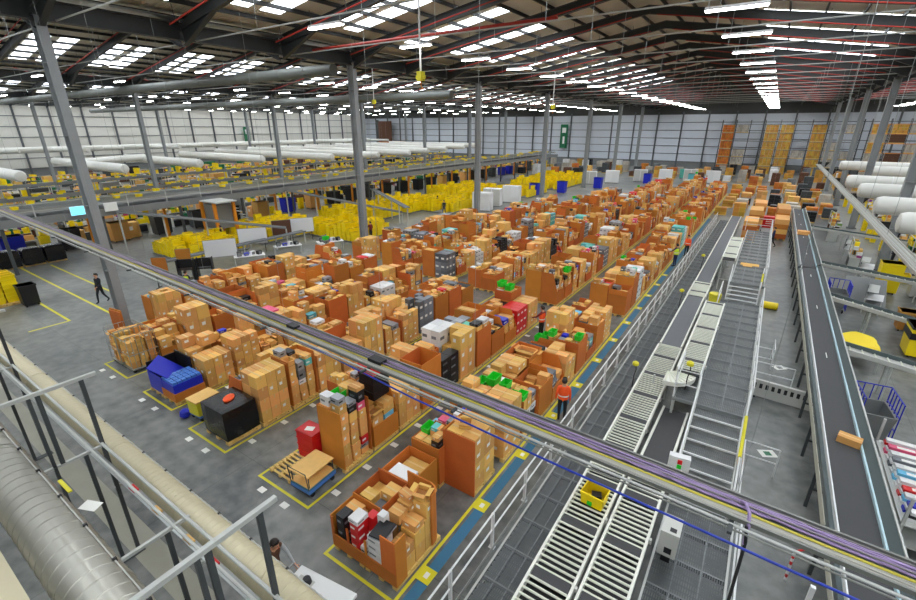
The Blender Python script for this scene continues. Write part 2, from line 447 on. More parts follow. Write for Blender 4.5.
# galvanised air ducts crossing under the roof on the left
def rings(mb, p, q, r, step, m, w=.05, n=20, dr=.02):
    p = Vector(p); q = Vector(q); d = (q-p); Ln = d.length; d.normalize(); t = step
    while t < Ln - w:
        mb.tube([p+d*t, p+d*(t+w)], r+dr, m, n); t += step
for y, z, x0, lab in ((25.4, 13.9, -28, 'silver round air duct crossing under the roof, the nearer of two'), (43.4, 13.2, -30, 'silver round air duct crossing under the roof, the farther of two')):
    t = thing('air_duct', lab, 'duct', (0, y, z))
    ob('pipe', MB().tube([(x0, 0, 0), (-125, 0, 0)], .4, 'duct_dull', 20), t, sm=True)
    g = MB(); rings(g, (x0, 0, 0), (-125, 0, 0), .4, 3.0, 'duct_dull'); ob('joint_band', g, t)
    h = MB()
    for x in range(-120, -30, 6): h.tube([(x, 0, .4), (x, 0, roof_z(x)-z)], .015, 'galv', 4)
    ob('hanger', h, t)
# yellow hoists on drop poles
for (x, y, z), lab in (((-16.5, 21, 12.4), 'yellow hoist box on a long drop pole, nearest to the camera'), ((-22, 52, 12.0), 'yellow hoist box on a drop pole before the distant columns'), ((-40, 42, 12.6), 'small yellow hoist box on a drop pole left of the others')):
    t = thing('drop_hoist', lab, 'hoist', (x, y, z))
    ob('pole', MB().tube([(0, 0, .3), (0, 0, roof_z(x)-z-.01)], .05, 'white', 8), t)
    ob('motor', MB().box(-.16, .16, -.16, .16, -.1, .35, 'yellow_paint').box(-.28, .28, -.08, .08, .0, .16, 'yellow_paint'), t)
    ob('hook', MB().tube([(0, 0, -.1), (0, 0, -.35), (.09, 0, -.45), (0, 0, -.55), (-.09, 0, -.47)], .03, 'orange_steel', 6), t)
# ================================================================== THE PALLET FIELD
# --- templates
def pallet_mb(board='wood'):
    m = MB()
    for i in range(7): m.box(-.5, .5, -.6+i*.185, -.6+i*.185+.09, .12, .142, board)
    for x in (-.5, -.05, .4): m.box(x, x+.1, -.6, .6, .095, .12, board)
    for x in (-.5, -.07, .36):
        for y in (-.6, -.07, .46): m.box(x, x+.14, y, y+.14, .02, .095, board)
        m.box(x, x+.14, -.6, .6, 0, .02, board)
    return m
PAL = pallet_mb()
def sleeve_mb(h, style, face):
    m = MB(); t = .025; z0 = .143; X, Y = .5, .59
    hf = {'open': h, 'cut': z0+(h-z0)*.42, 'half': None, 'high': h}[style]
    m.box(-face*X - t/2, -face*X + t/2, -Y, Y, z0, h, 'sleeve')                      # back
    for s in (-1, 1):
        y = s*(Y - t/2)
        if style == 'cut':       # sides slope down towards the cut front
            a, b = -face*X, face*X
            pts = [(a, z0), (b, z0), (b, hf), (face*.18, h), (a, h)]
            v = [(x, y-t/2, z) for x, z in pts] + [(x, y+t/2, z) for x, z in pts]
            m.add(v, [(0,1,2,3,4), (9,8,7,6,5), (0,5,6,1), (1,6,7,2), (2,7,8,3), (3,8,9,4), (4,9,5,0)], 'sleeve')
        else: m.box(-X, X, y-t/2, y+t/2, z0, h, 'sleeve')
    if hf: m.box(face*X - t/2, face*X + t/2, -Y, Y, z0, hf, 'sleeve')
    if style == 'open' and h < 1.7:                                                # folded-back flap
        m.box(-X, X, -Y-.02, -Y, h-.28, h+.005, 'sleeve')
    return m
SL = {}
def sleeve(h, style, face):
    k = (round(h, 2), style, face)
    if k not in SL: SL[k] = sleeve_mb(*k)
    return SL[k]
CART = MB().box(-.5, .5, -.5, .5, 0, 1, 'carton')
CTAPE = MB().box(-.502, .502, -.07, .07, .72, 1.012, 'tape')
CLAB = MB().box(.5, .506, -.3, .0, .5, .75, 'paper').box(-.28, .0, -.506, -.5, .5, .75, 'paper')
def open_carton():
    m = MB(); t = .03
    m.box(-.5, .5, -.5, .5, 0, .05, 'carton')
    m.box(-.5, -.5+t, -.5, .5, 0, 1, 'carton').box(.5-t, .5, -.5, .5, 0, 1, 'carton').box(-.5, .5, -.5, -.5+t, 0, 1, 'carton').box(-.5, .5, .5-t, .5, 0, 1, 'carton')
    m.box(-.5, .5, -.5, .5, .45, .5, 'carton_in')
    for s in (-1, 1):
        m.add([(s*.5, -.5, 1), (s*.5, .5, 1), (s*.86, .5, 1.12), (s*.86, -.5, 1.12), (s*.5, -.5, 1.02), (s*.5, .5, 1.02), (s*.86, .5, 1.14), (s*.86, -.5, 1.14)], [(0,1,2,3),(7,6,5,4),(0,4,5,1),(1,5,6,2),(2,6,7,3),(3,7,4,0)], 'carton')
        m.add([(-.5, s*.5, 1), (.5, s*.5, 1), (.5, s*.82, .9), (-.5, s*.82, .9), (-.5, s*.5, 1.02), (.5, s*.5, 1.02), (.5, s*.82, .92), (-.5, s*.82, .92)], [(0,1,2,3),(7,6,5,4),(0,4,5,1),(1,5,6,2),(2,6,7,3),(3,7,4,0)], 'carton')
    return m
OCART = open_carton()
def pack(matn, stripe='paper'):
    return MB().box(-.5, .5, -.5, .5, 0, 1, matn).box(.5, .507, -.42, .1, .36, .58, stripe).box(-.42, .1, -.507, -.5, .36, .58, stripe)
PACKS = {k: pack(k, s) for k, s in dict(white_goods='grey_pack', black='grey_pack', red='paper', blue='paper', teal='paper', cyan='paper', silver_pack='black', grey_pack='paper', pink='paper', green='white').items()}
PNAME = dict(white_goods='white', black='black', red='red', blue='blue', teal='teal', cyan='pale blue', silver_pack='silver', grey_pack='grey', pink='pink', green='green')
def tote_mb(m, inner, lid=False):     # open tapered tote with a rim, .4 x .6 x .32
    t = MB(); a, b, c, d = .165, .265, .2, .3; h = .32
    ro = [[(-a, -b, 0), (a, -b, 0), (a, b, 0), (-a, b, 0)], [(-c+.012, -d+.012, h-.05), (c-.012, -d+.012, h-.05), (c-.012, d-.012, h-.05), (-c+.012, d-.012, h-.05)]]
    t.loft(ro, m, False); t.add(ro[0], [(3, 2, 1, 0)], m)
    rim = [(-c, -d), (c, -d), (c, d), (-c, d)]; rin = [(-c+.025, -d+.025), (c-.025, -d+.025), (c-.025, d-.025), (-c+.025, d-.025)]
    t.loft([[(x, y, h-.05) for x, y in rim], [(x, y, h) for x, y in rim]], m, False)
    v = [(x, y, h) for x, y in rim] + [(x, y, h) for x, y in rin] + [(x*.86, y*.9, .03) for x, y in rin] + [(x, y, h-.05) for x, y in rim] + ro[1]
    t.add(v, [(0,1,5,4),(1,2,6,5),(2,3,7,6),(3,0,4,7)], m)
    t.add(v, [(13,12,16,17),(14,13,17,18),(15,14,18,19),(12,15,19,16)], m)
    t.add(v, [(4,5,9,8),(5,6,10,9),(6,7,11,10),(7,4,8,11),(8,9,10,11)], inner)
    if lid: t.box(-c, c, -d, d, h, h+.02, m)
    return t
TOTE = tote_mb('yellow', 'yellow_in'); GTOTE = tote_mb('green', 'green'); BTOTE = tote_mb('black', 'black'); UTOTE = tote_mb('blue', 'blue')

def put_carton(x, y, z, sx, sy, sz, rz, where, group, opened=False):
    lab = 'open-flapped' if opened else ('small' if sx*sy*sz < .03 else 'large' if sx*sy*sz > .12 else 'plain')
    M = TM(x, y, z, rz, sx, sy, sz)
    parts = [('*', OCART)] if opened else [('*', CART), ('tape', CTAPE), ('shipping_label', CLAB)]
    if not opened and random.random() < .5: parts = parts[:2]
    reg('carton', 'carton', 'carton', f'{lab} brown carton {where}', group, M, parts, max(sx, sz), 'more brown cartons filling the bins of the pallet rows')
def put_pack(x, y, z, sx, sy, sz, rz, m, where, group):
    reg('pack', 'product_box', 'box', f'{PNAME[m]} product box {where}', group, TM(x, y, z, rz, sx, sy, sz), [('*', PACKS[m])], max(sx, sz), 'more coloured product boxes in the bins of the pallet rows')
def put_tote(kind, x, y, z, rz, where, group, s=1.0):
    T, n = {'yellow': (TOTE, 'yellow'), 'green': (GTOTE, 'green'), 'black': (BTOTE, 'black'), 'blue': (UTOTE, 'blue')}[kind]
    reg(kind + '_tote', 'plastic_tote', 'tote', f'{n} plastic tote {where}', group, TM(x, y, z, rz, s, s, s), [('*', T)], .6*s, f'more {n} plastic totes stacked across the hall')

ROWS = [(-7.3, -5.2), (-11.1, -9.0), (-15.25, -13.15), (-19.2, -17.1), (-23.2, -21.1), (-26.9, -24.9)]
YEND = [86, 92, 84, 68, 54, 42]
YSTART = [5.2, 5.9, 5.9, 6.1, 6.2, 8.0]
PIT = 1.28
COLORS = ['white_goods']*5 + ['black']*3 + ['silver_pack']*4 + ['grey_pack']*3 + ['red', 'blue', 'teal', 'cyan', 'pink', 'white_goods']
def fill(cx, cy, face, h, style, where, group, near, rng):
    """cartons standing in one bin: a grid of columns, each a stack"""
    z0 = .143; where0 = where
    if style == 'stack':
        nx, ny = rng.choice([(2, 2), (2, 3), (3, 3)]); nl = rng.choice([3, 4, 5]); hh = (h-z0)/nl
        theme = rng.random()*(1 if cy > 12 else 0) + (1 if cy <= 12 else 0)
        for l in range(nl):
            for i in range(nx):
                for j in range(ny):
                    if l < nl-1 and not (i == (nx-1 if face > 0 else 0) or j == 0 or not near): continue
                    if l == nl-1 and rng.random() < .12: continue
                    x = cx - .48 + (i+.5)*.96/nx; y = cy - .57 + (j+.5)*1.14/ny
                    a, b = .96/nx-.012, 1.14/ny-.012; where = f'{nth(l+1)} layer, {("near", "far", "farthest")[j]} {("left", "right", "rightmost")[i]}, ' + where0
                    if theme < .3: put_pack(x, y, z0+l*hh, a, b, hh-.006, 0, ['white_goods', 'silver_pack', 'grey_pack', 'white_goods', 'black', 'silver_pack', 'red', 'teal'][int(theme*1e4) % 8], where, group)
                    else: put_carton(x, y, z0+l*hh, a, b, hh-.006, 0, where, group)
        return
    nx, ny = rng.choice([(2, 2), (2, 3), (2, 2), (3, 3), (1, 2)])
    top = h*(rng.uniform(.95, 1.2) if style != 'high' else rng.uniform(.3, .6))
    for i in range(nx):
        for j in range(ny):
            w, d = .93/nx, 1.1/ny
            x = cx - .465 + (i+.5)*w; y = cy - .55 + (j+.5)*d
            front = (i == (nx-1 if face > 0 else 0))
            tz = max(.5, top*rng.uniform(.82, 1.08))
            if style == 'cut' and front: tz = min(tz, h*rng.uniform(.62, .95))
            z = z0; lv = 1; pos = f'{("near", "far", "farthest")[j]} {("left", "right", "rightmost")[i]}, '; where = pos + 'lowest, ' + where0
            if not front or style in ('open', 'high'):
                hz = max(.2, tz - z0 - rng.uniform(.3, .5)); put_carton(x, y, z, w-.02, d-.02, hz, 0, where, group); z += hz
            while z < tz - .08:
                hh = min(rng.uniform(.18, .42), max(.12, tz-z))
                sx, sy = (w-.02)*rng.uniform(.8, 1), (d-.02)*rng.uniform(.8, 1)
                last = z + hh > tz - .1
                q = rng.random(); lv += 1; where = pos + f'{nth(lv)} up, ' + where0
                if q < (.38 if last else .2): put_pack(x, y, z, sx*.95, sy*.95, hh, R(rng.uniform(-1, 1)), rng.choice(COLORS), where, group)
                elif last and q > .86: put_carton(x, y, z, sx*.9, sy*.9, hh, 0, where, group, True)
                else: put_carton(x, y, z, sx*.97, sy*.97, hh, R(rng.uniform(-1.5, 1.5)), where, group)
                z += hh + .001
            if rng.random() < .012 or (round(cx, 2), round(cy, 2)) in GREEN and j == 0: put_tote('green', x, y, z, 0, where, 'green totes on the bins', min(.9, w/.42))
GREEN = set(); SKIP = set()        # (row, side, index) cells that are hand-built
def cell(r, side, i):
    xl, xr = ROWS[r]; return (xl+.525 if side == 0 else xr-.525), YSTART[r] + (i+.5)*PIT
rng = random.Random(11)
for q_ in ((0, 1, 5), (0, 0, 5), (0, 0, 9), (1, 0, 11), (3, 1, 9)):
    a_, b_ = cell(*q_); GREEN.add((round(a_, 2), round(b_, 2)))
SKIP |= {(0, 0, 0), (0, 1, 0), (1, 0, 0), (1, 1, 0), (1, 0, 1), (2, 0, 0), (2, 1, 0), (2, 1, 1), (3, 0, 0), (3, 1, 0), (4, 1, 0), (4, 0, 0), (0, 1, 1), (0, 1, 2), (0, 1, 3), (0, 0, 1), (0, 0, 2), (1, 1, 2), (1, 1, 1)}
AISLE = (21.7, 24.3)
def bin_words(r, side, i): return f'{nth(i+1)} from front, {"left" if side == 0 else "right"} side of {nth(r+1)} row from railing'
def add_bin(r, side, i, style, h, x=None, y=None, rz=0.0, fillit=True):
    cx, cy = cell(r, side, i); cx = x or cx; cy = y or cy; face = -1 if side == 0 else 1
    wd = bin_words(r, side, i)
    if style == 'stack':
        reg('bin', 'wooden_pallet', 'pallet', f'wooden pallet under stacked boxes, {wd}', 'loaded pallets', TM(cx, cy, 0, rz), [('*', PAL)], 1.5, 'more cardboard pallet bins at the far end of the rows')
    else:
        reg('bin', 'pallet_bin', 'pallet bin', f'cardboard pallet bin, {wd}', 'cardboard pallet bins in double rows', TM(cx, cy, 0, rz), [('pallet', PAL), ('sleeve', sleeve(h, style, face))], 1.5, 'more cardboard pallet bins at the far end of the rows')
    near = cy < 14
    if fillit: fill(cx, cy, face, h, style, f'on {nth(i+1)} pallet of {nth(r+1)} row, {"left" if side == 0 else "right"} side', f'goods on pallet {i+1} of row {r+1} {"left" if side == 0 else "right"}', near, rng)
for r in range(6):
    n = int((YEND[r]-YSTART[r])/PIT)
    for i in range(n):
        for side in (0, 1):
            cx, cy = cell(r, side, i)
            if (r, side, i) in SKIP or AISLE[0] < cy < AISLE[1]: continue
            if r == 5 and (abs((cy-8.4+9) % 18 - 9) < .95): continue
            if rng.random() < .03 and cy > 13: continue
            q = rng.random()
            style = 'stack' if q < .33 else 'open' if q < .55 else 'cut' if q < .78 else 'half' if q < .96 else 'high'
            if side == 0 and style == 'cut' and rng.random() < .5: style = 'open'
            h = rng.choice([1.2, 1.4, 1.55, 1.7, 1.85, 2.0]) if style != 'stack' else rng.uniform(1.3, 2.2)
            if style == 'high': h = max(h, 1.95)
            add_bin(r, side, i, style, h)

# --- the hand-built front of the rows
def crt(x, y, z, sx, sy, sz, where, group, rz=0., o=False): put_carton(x, y, z, sx, sy, sz, R(rz), where, group, o)
# row 1: bin pair facing the camera with cut-out front
t = thing('pallet_bin', 'wide cardboard bin with cut-out front, nearest the camera beside the railing', 'pallet bin', (-6.25, 6.1, 0))
for dx in (-.53, .53): ob('pallet', PAL, t, M=TM(dx, 0, 0, 0, 1, 1.42, 1))
tt = .025
def wallx(m, x, y0, y1, z0, z1): m.box(x-tt/2, x+tt/2, y0, y1, z0, z1, 'sleeve')
def wally(m, y, x0, x1, z0, z1): m.box(x0, x1, y-tt/2, y+tt/2, z0, z1, 'sleeve')
f = MB(); wally(f, -.86, -1.05, 1.05, .143, .55)
for a, b, h in ((-1.05, -.97, 1.1), (-.52, -.45, 1.0), (.08, .14, 1.0), (.62, 1.05, 1.5)): wally(f, -.86, a, b, .55, h)
ob('sleeve_front', f, t)
f = MB(); wallx(f, -1.05, -.86, -.1, .143, 1.12); wally(f, -.1, -1.05, -.1, .143, 1.22); wallx(f, -1.05, -.1, .86, .143, 1.2); wally(f, .86, -1.05, 0, .143, 1.3); wallx(f, -.02, -.1, .86, .143, 1.3); ob('sleeve_left', f, t)
f = MB(); wallx(f, 1.05, -.86, -.5, .143, 1.5)
arc = [(1.05, .5), (1.04, .66), (.99, .76), (.9, .83), (.78, .86), (.02, .86)]
f.loft([[(x, y, .143) for x, y in arc] + [(x*.975, y-.03, .143) for x, y in reversed(arc)], [(x, y, 1.75) for x, y in arc] + [(x*.975, y-.03, 1.75) for x, y in reversed(arc)]], 'sleeve')
ob('sleeve_right', f, t)
W1, G1 = 'in the wide bin nearest the camera', 'goods in the nearest wide bin'
b0 = (-6.25, 6.1)
def near_pack(dx, dy, z, sx, sy, sz, m, w=W1): put_pack(b0[0]+dx, b0[1]+dy, z, sx, sy, sz, 0, m, w, G1)
for k, z in enumerate((.15, .5, .85)): near_pack(-.76, -.66, z, .26, .32, .34, 'black', f'{nth(k+1)} up in the black column of the nearest bin')
for k, z in enumerate((.15, .43, .71, .99)): near_pack(-.27, -.66, z, .26, .34, .27, 'red', f'{nth(k+1)} up in the red stack of the nearest bin')
near_pack(-.27, -.66, 1.265, .3, .36, .13, 'white_goods', 'lying on the red stack of the nearest bin')
for k, z in enumerate((.15, .41)): near_pack(-.02, -.68, z, .18, .26, .25, 'white_goods', f'{nth(k+1)} up beside the red stack of the nearest bin')
near_pack(-.1, -.35, .15, .22, .24, 1.1, 'red', 'standing behind the red stack of the nearest bin')
for k, z in enumerate((.15, .36, .57, .78, .99)): near_pack(.37, -.62, z, .4, .42, .2, 'white_goods', f'{nth(k+1)} up in the white stack of the nearest bin')
near_pack(.2, -.3, .15, .2, .2, 1.25, 'white_goods', 'standing behind the white stack of the nearest bin')
tag(ob('flat_television', MB().box(-.2, .2, -.26, .26, 0, .05, 'black').box(-.22, .22, -.28, .28, -.012, 0, 'silver_pack'), None, (b0[0]+.4, b0[1]-.55, 1.21), R(8)), 'dark flat television lying on the white stack in the nearest bin', 'television')
for n_, (dx, dy, z, s) in enumerate(((-.76, -.3, .15, (.5, .34, .8)), (-.76, -.3, .955, (.42, .3, .14)), (-.55, .4, .15, (.9, .8, .75)), (-.75, .2, .905, (.4, .34, .2)), (-.3, .55, .905, (.4, .4, .3)), (.2, .25, .15, (.34, .8, .95)), (.78, -.3, .15, (.44, .34, .45)), (.78, .08, .15, (.44, .36, .45)), (.78, .46, .15, (.44, .36, .45)), (.78, -.3, .605, (.42, .32, .3)), (.78, .08, .605, (.44, .36, .42)), (.78, .46, .605, (.44, .36, .5)), (.4, .0, 1.105, (.36, .3, .28)), (.4, .4, 1.105, (.4, .4, .3)), (.78, .1, 1.03, (.4, .34, .2)), (.8, .5, 1.11, (.4, .3, .42)))):
    crt(b0[0]+dx, b0[1]+dy, z, s[0], s[1], s[2], f'{nth(n_+1)} counted from the left in the wide bin nearest the camera', G1)
crt(b0[0]+.74, b0[1]+.52, 1.535, .32, .28, .22, W1 + ' with flaps up', G1, 12, True); crt(b0[0]+.35, b0[1]+.4, 1.41, .34, .24, .16, W1 + ' on its highest corner', G1, -10)
near_pack(-.3, .1, .905, .34, .4, .1, 'grey_pack', 'lying flat on the rear cartons of the nearest bin')
# row 1 behind: low open bins on the left, bare floor, then a tall block behind a high cardboard wall
add_bin(0, 0, 1, 'open', 1.2, y=7.65); add_bin(0, 0, 2, 'open', 1.4, y=8.95)
x, y = -5.75, 9.25
t = thing('wooden_pallet', 'wooden pallet carrying the tall carton block by the railing', 'pallet', (x, y, 0)); ob('deck', PAL, t)
f = MB(); wally(f, -.62, -.56, .52, .02, 1.95); wallx(f, -.55, -.62, .6, .143, 1.95)
tag(ob('cardboard_screen', f, None, (x, y, 0)), 'tall bare cardboard wall on two sides of the carton block by the railing', 'cardboard')
for l in range(4):
    for i in range(2):
        for j in range(2): crt(x-.24+i*.48, y-.28+j*.56, .143+l*.45, .47, .55, .445, f'in {("bottom", "second", "third", "top")[l]} layer, {("left", "right")[i]} {("near", "far")[j]} corner of tall block by the railing', 'tall carton block by the railing')
crt(x-.1, y-.15, 1.945, .36, .28, .2, 'with flaps up on top of the tall block by the railing', 'tall carton block by the railing', 25, True)
# row 2 front: empty pallet, flat trolley, red crates
x, y = cell(1, 0, 0)
t = thing('wooden_pallet', 'empty pale wooden pallet in the front corner of the second row', 'pallet', (x, y-.08, 0)); t.scale = (1, .78, 1)
bd = MB().box(-.5, .5, -.045, .045, .12, .142, 'wood'); rn = MB().box(-.05, .05, -.6, .6, .02, .12, 'wood')
for i in range(7): ob('board', bd, t, (0, -.555+i*.185, 0))
for i in (-.45, 0, .45): ob('runner', rn, t, (i, 0, 0))
x, y = cell(1, 1, 0)
t = thing('platform_trolley', 'blue platform trolley with two plywood decks beside the empty pallet', 'trolley', (x, y-.1, 0), R(3)); t.scale = (.92, .92, .9)
ob('base', MB().box(-.42, .42, -.55, .55, .16, .36, 'steel_blue').box(-.43, .43, -.56, .56, .18, .3, 'blue_lid'), t)
ob('lower_deck', MB().box(-.4, .4, -.53, .53, .36, .39, 'wood_board'), t); ob('upper_deck', MB().box(-.42, .42, -.55, .55, .8, .83, 'wood_board'), t)
for sx in (-.38, .38):
    for sy in (-.5, .5): ob('post', MB().tube([(sx, sy, .36), (sx, sy, .82)], .018, 'dark_steel', 6), t)
    for sy in (-.42, .42): ob('wheel', MB().tube([(sx-.03, sy, .08), (sx+.03, sy, .08)], .08, 'black', 10), t)
ob('push_handle', MB().tube([(-.4, -.55, .36), (-.4, -.6, 1.0), (.4, -.6, 1.0), (.4, -.55, .36)], .018, 'dark_steel', 6), t)
x, y = -10.35, 7.45
t = thing('wooden_pallet', 'wooden pallet under the red crates in the second row', 'pallet', (x, y, 0)); ob('deck', PAL, t, M=Matrix.Diagonal((1, .8, 1, 1)))
crate = MB().box(-.34, .34, -.26, .26, 0, .04, 'red')
for s in (-1, 1): crate.box(s*.34-.02, s*.34+.02, -.26, .26, 0, .24, 'red').box(-.34, .34, s*.26-.02, s*.26+.02, 0, .24, 'red')
crate.box(-.37, .37, -.29, .29, .2, .24, 'red').box(-.32, .32, -.24, .24, .16, .2, 'red')
for l, w_ in enumerate(('bottom', 'second', 'third', 'topmost')):
    tag(ob('red_crate', crate, None, (x-.12, y-.24, .145+l*.242), R(4)), f'{w_} red plastic crate of the stack behind the empty pallet', 'crate', 'red crates in the second row')
tag(ob('paper_sheet', MB().box(-.14, .14, -.1, .1, 0, .004, 'paper'), None, (x-.12, y-.26, .145+4*.242), R(25)), 'white paper sheet lying on the red crate stack', 'paper')
# row 2: cut bins at the aisle
add_bin(1, 1, 1, 'half', 2.15); add_bin(1, 1, 2, 'cut', 1.95)
x, y = cell(1, 1, 2)
ct = MB().box(-.3, .3, -.36, .36, 0, .3, 'black').box(-.32, .32, -.38, .38, .24, .3, 'black')
ctr = MB().box(-.32, .32, -.38, .38, 0, .3, 'red').box(-.29, .29, -.35, .35, .26, .304, 'red')
for l in range(3): tag(ob('black_crate', ct, None, (x+.1, y, 1.75+l*.302)), f'{("bottom", "middle", "upper")[l]} black plastic crate standing on the second row bin', 'crate', 'black crates under the red one')
tag(ob('red_crate', ctr, None, (x+.1, y, 1.75+3*.302)), 'red plastic crate on top of three black crates in the second row', 'crate')
# row 3 front: blue dolly with a small box, black wrapped pallet, neat carton stack
t = thing('dolly', 'blue dolly holding a small yellow-sided wooden box before the black pallet', 'dolly', (-15.65, 6.55, 0), R(4))
ob('deck', MB().box(-.32, .32, -.45, .45, .16, .24, 'blue_lid'), t)
for sx in (-.26, .26):
    for sy in (-.36, .36): ob('wheel', MB().tube([(sx-.03, sy, .08), (sx+.03, sy, .08)], .08, 'black', 10), t)
t = thing('wooden_box', 'wooden lidded box with yellow side standing on the blue dolly', 'box', (-15.65, 6.5, .24), R(4))
ob('body', MB().box(-.3, .3, -.42, .42, 0, .55, 'yellow_paint'), t); ob('lid', MB().box(-.33, .33, -.45, .45, .55, .6, 'wood_board'), t)
tag(ob('blue_bag', MB().loft([[(math.cos(a)*r_, math.sin(a)*r_, z) for a in [k*math.pi/4 for k in range(8)]] for z, r_ in ((0, .12), (.1, .2), (.25, .18), (.34, .06))], 'blue'), None, (-16.15, 6.0, .0)), 'crumpled blue bag on the floor by the yellow-sided box', 'bag')
t = thing('wrapped_pallet', 'pallet load wrapped in shiny black film at the front of the third row', 'wrapped pallet', (-14.2, 6.55, 0))
ob('pallet', PAL, t, M=TM(.27, 0, 0, 0, 1.38, 1, 1))
bx = [(-.42, -.6), (-.1, -.63), (.35, -.61), (.93, -.6), (.97, 0), (.93, .6), (.2, .62), (-.4, .6), (-.44, 0)]
ob('film', MB().loft([[(x, y, .15) for x, y in bx], [(x*1.01, y*1.02, .6) for x, y in bx], [(x*1.0, y, .95) for x, y in bx], [(x*.98, y*.98, 1.24) for x, y in bx], [(x*.8, y*.8, 1.26) for x, y in bx]], 'black_film'), t)
tag(ob('folded_vest', MB().loft([[(math.cos(a)*r_, math.sin(a)*r_*1.5, z) for a in [k*math.pi/5 for k in range(10)]] for z, r_ in ((0, .16), (.05, .17), (.08, .1))], 'orange_vest'), None, (-13.95, 6.6, 1.26), R(35)), 'crumpled orange vest lying on the black wrapped pallet', 'vest')
x, y = cell(2, 1, 1)
t = thing('wooden_pallet', 'wooden pallet under the tall neat carton stack behind the black pallet', 'pallet', (x, y, 0)); ob('deck', PAL, t)
for l in range(4):
    for i in range(2):
        for j in range(3): crt(x-.24+i*.48, y-.385+j*.385, .143+l*.46, .47, .375, .455, f'in {("bottom", "second", "third", "top")[l]} layer of neat stack behind black pallet, {("left", "right")[i]} {("near", "middle", "far")[j]}', 'tall neat carton stack in the third row')
# row 4 front: blue goods bin
x, y = -18.15, 6.75
t = thing('goods_bin', 'wide black bin with raised blue flap at the front of the fourth row', 'bin', (x, y, 0))
ob('pallet', PAL, t, (-.53, 0, 0)); ob('pallet', PAL, t, (.53, 0, 0))
f = MB(); f.box(-1.02, -.98, -.55, .58, .145, 1.25, 'black').box(-1.02, .2, .55, .6, .145, 1.35, 'black').box(-1.0, .1, -.56, .55, .145, .2, 'black').box(.14, .18, -.56, .55, .145, .8, 'black').box(-1.0, .15, -.58, -.54, .145, .9, 'blue')
ob('shell', f, t)
ob('flap', MB().bar((-.42, -.52, 1.45), (.2, .1, .75), 1.1, .03, 'blue'), t)
t = thing('display_tray', 'cardboard tray packed with a grid of small blue boxes in the fourth row', 'tray', (x+.55, y-.02, .145))
ob('tray', MB().box(-.5, .5, -.58, .58, 0, .35, 'sleeve'), t); g = MB().box(-.47, .47, -.55, .55, .35, .7, 'blue'); ob('base_layer', g, t)
sm_ = MB().box(-.095, .095, -.074, .074, .7, .8, 'blue_lid')
for i in range(4):
    for j in range(6): ob('small_box', sm_, t, (-.345+i*.23, -.45+j*.18, 0))
# row 5 front: roll cage of cartons
def roll_cage(x, y, w_, d_, h_, label, rz=0):
    t = thing('roll_cage', label, 'roll cage', (x, y, 0), rz)
    ob('base', MB().box(-w_/2, w_/2, -d_/2, d_/2, .14, .18, 'galv'), t)
    for sx in (-1, 1):
        m = MB()
        for k in range(7):
            yy = -d_/2 + k*d_/6; m.tube([(sx*w_/2, yy, .18), (sx*w_/2, yy, h_)], .012, 'galv', 5)
        for z in (.2, h_/2, h_): m.tube([(sx*w_/2, -d_/2, z), (sx*w_/2, d_/2, z)], .015, 'galv', 5)
        ob('side_frame', m, t)
        for sy in (-1, 1): ob('castor', MB().tube([(sx*w_*.42-.02, sy*d_*.42, .07), (sx*w_*.42+.02, sy*d_*.42, .07)], .07, 'black', 10), t)
    m = MB()
    for k in range(7): xx = -w_/2 + k*w_/6; m.tube([(xx, d_/2, .18), (xx, d_/2, h_)], .012, 'galv', 5)
    for z in (.2, h_/2, h_): m.tube([(-w_/2, d_/2, z), (w_/2, d_/2, z)], .015, 'galv', 5)
    ob('back_frame', m, t)
    ob('front_bar', MB().tube([(-w_/2, -d_/2, h_*.9), (w_/2, -d_/2, h_*.9)], .015, 'galv', 5).tube([(-w_/2, -d_/2, h_*.5), (w_/2, -d_/2, h_*.5)], .015, 'galv', 5), t)
    return t
for k, xx in enumerate((-21.65, -22.75)):
    roll_cage(xx, 6.9, 1.0, 1.15, 1.7, ('steel roll cage of loose cartons at the front right of the fifth row', 'steel roll cage of loose cartons at the front left of the fifth row')[k])
    rc = random.Random(3+k)
    for i in range(2):
        for j in range(3):
            z = .181
            while z < 1.35:
                hh = rc.uniform(.2, .36); crt(xx-.22+i*.44, 6.9-.35+j*.35, z, .36, .3, hh, ('tumbled in the right roll cage of the fifth row', 'tumbled in the left roll cage of the fifth row')[k], f'cartons in roll cage {k+1}', rc.uniform(-9, 9), rc.random() < .25); z += hh+.001
for k in range(2):
    tag(ob('cardboard_sheet', MB().box(-.45, .45, -.03, .03, 0, 1.5, 'sleeve'), None, (-25.6-k*.25, 7.6+k*.12, 0), R(8)), ('front', 'rear')[k] + ' upright cardboard panel leaning beside the nearest left column', 'cardboard', 'panels by the column')
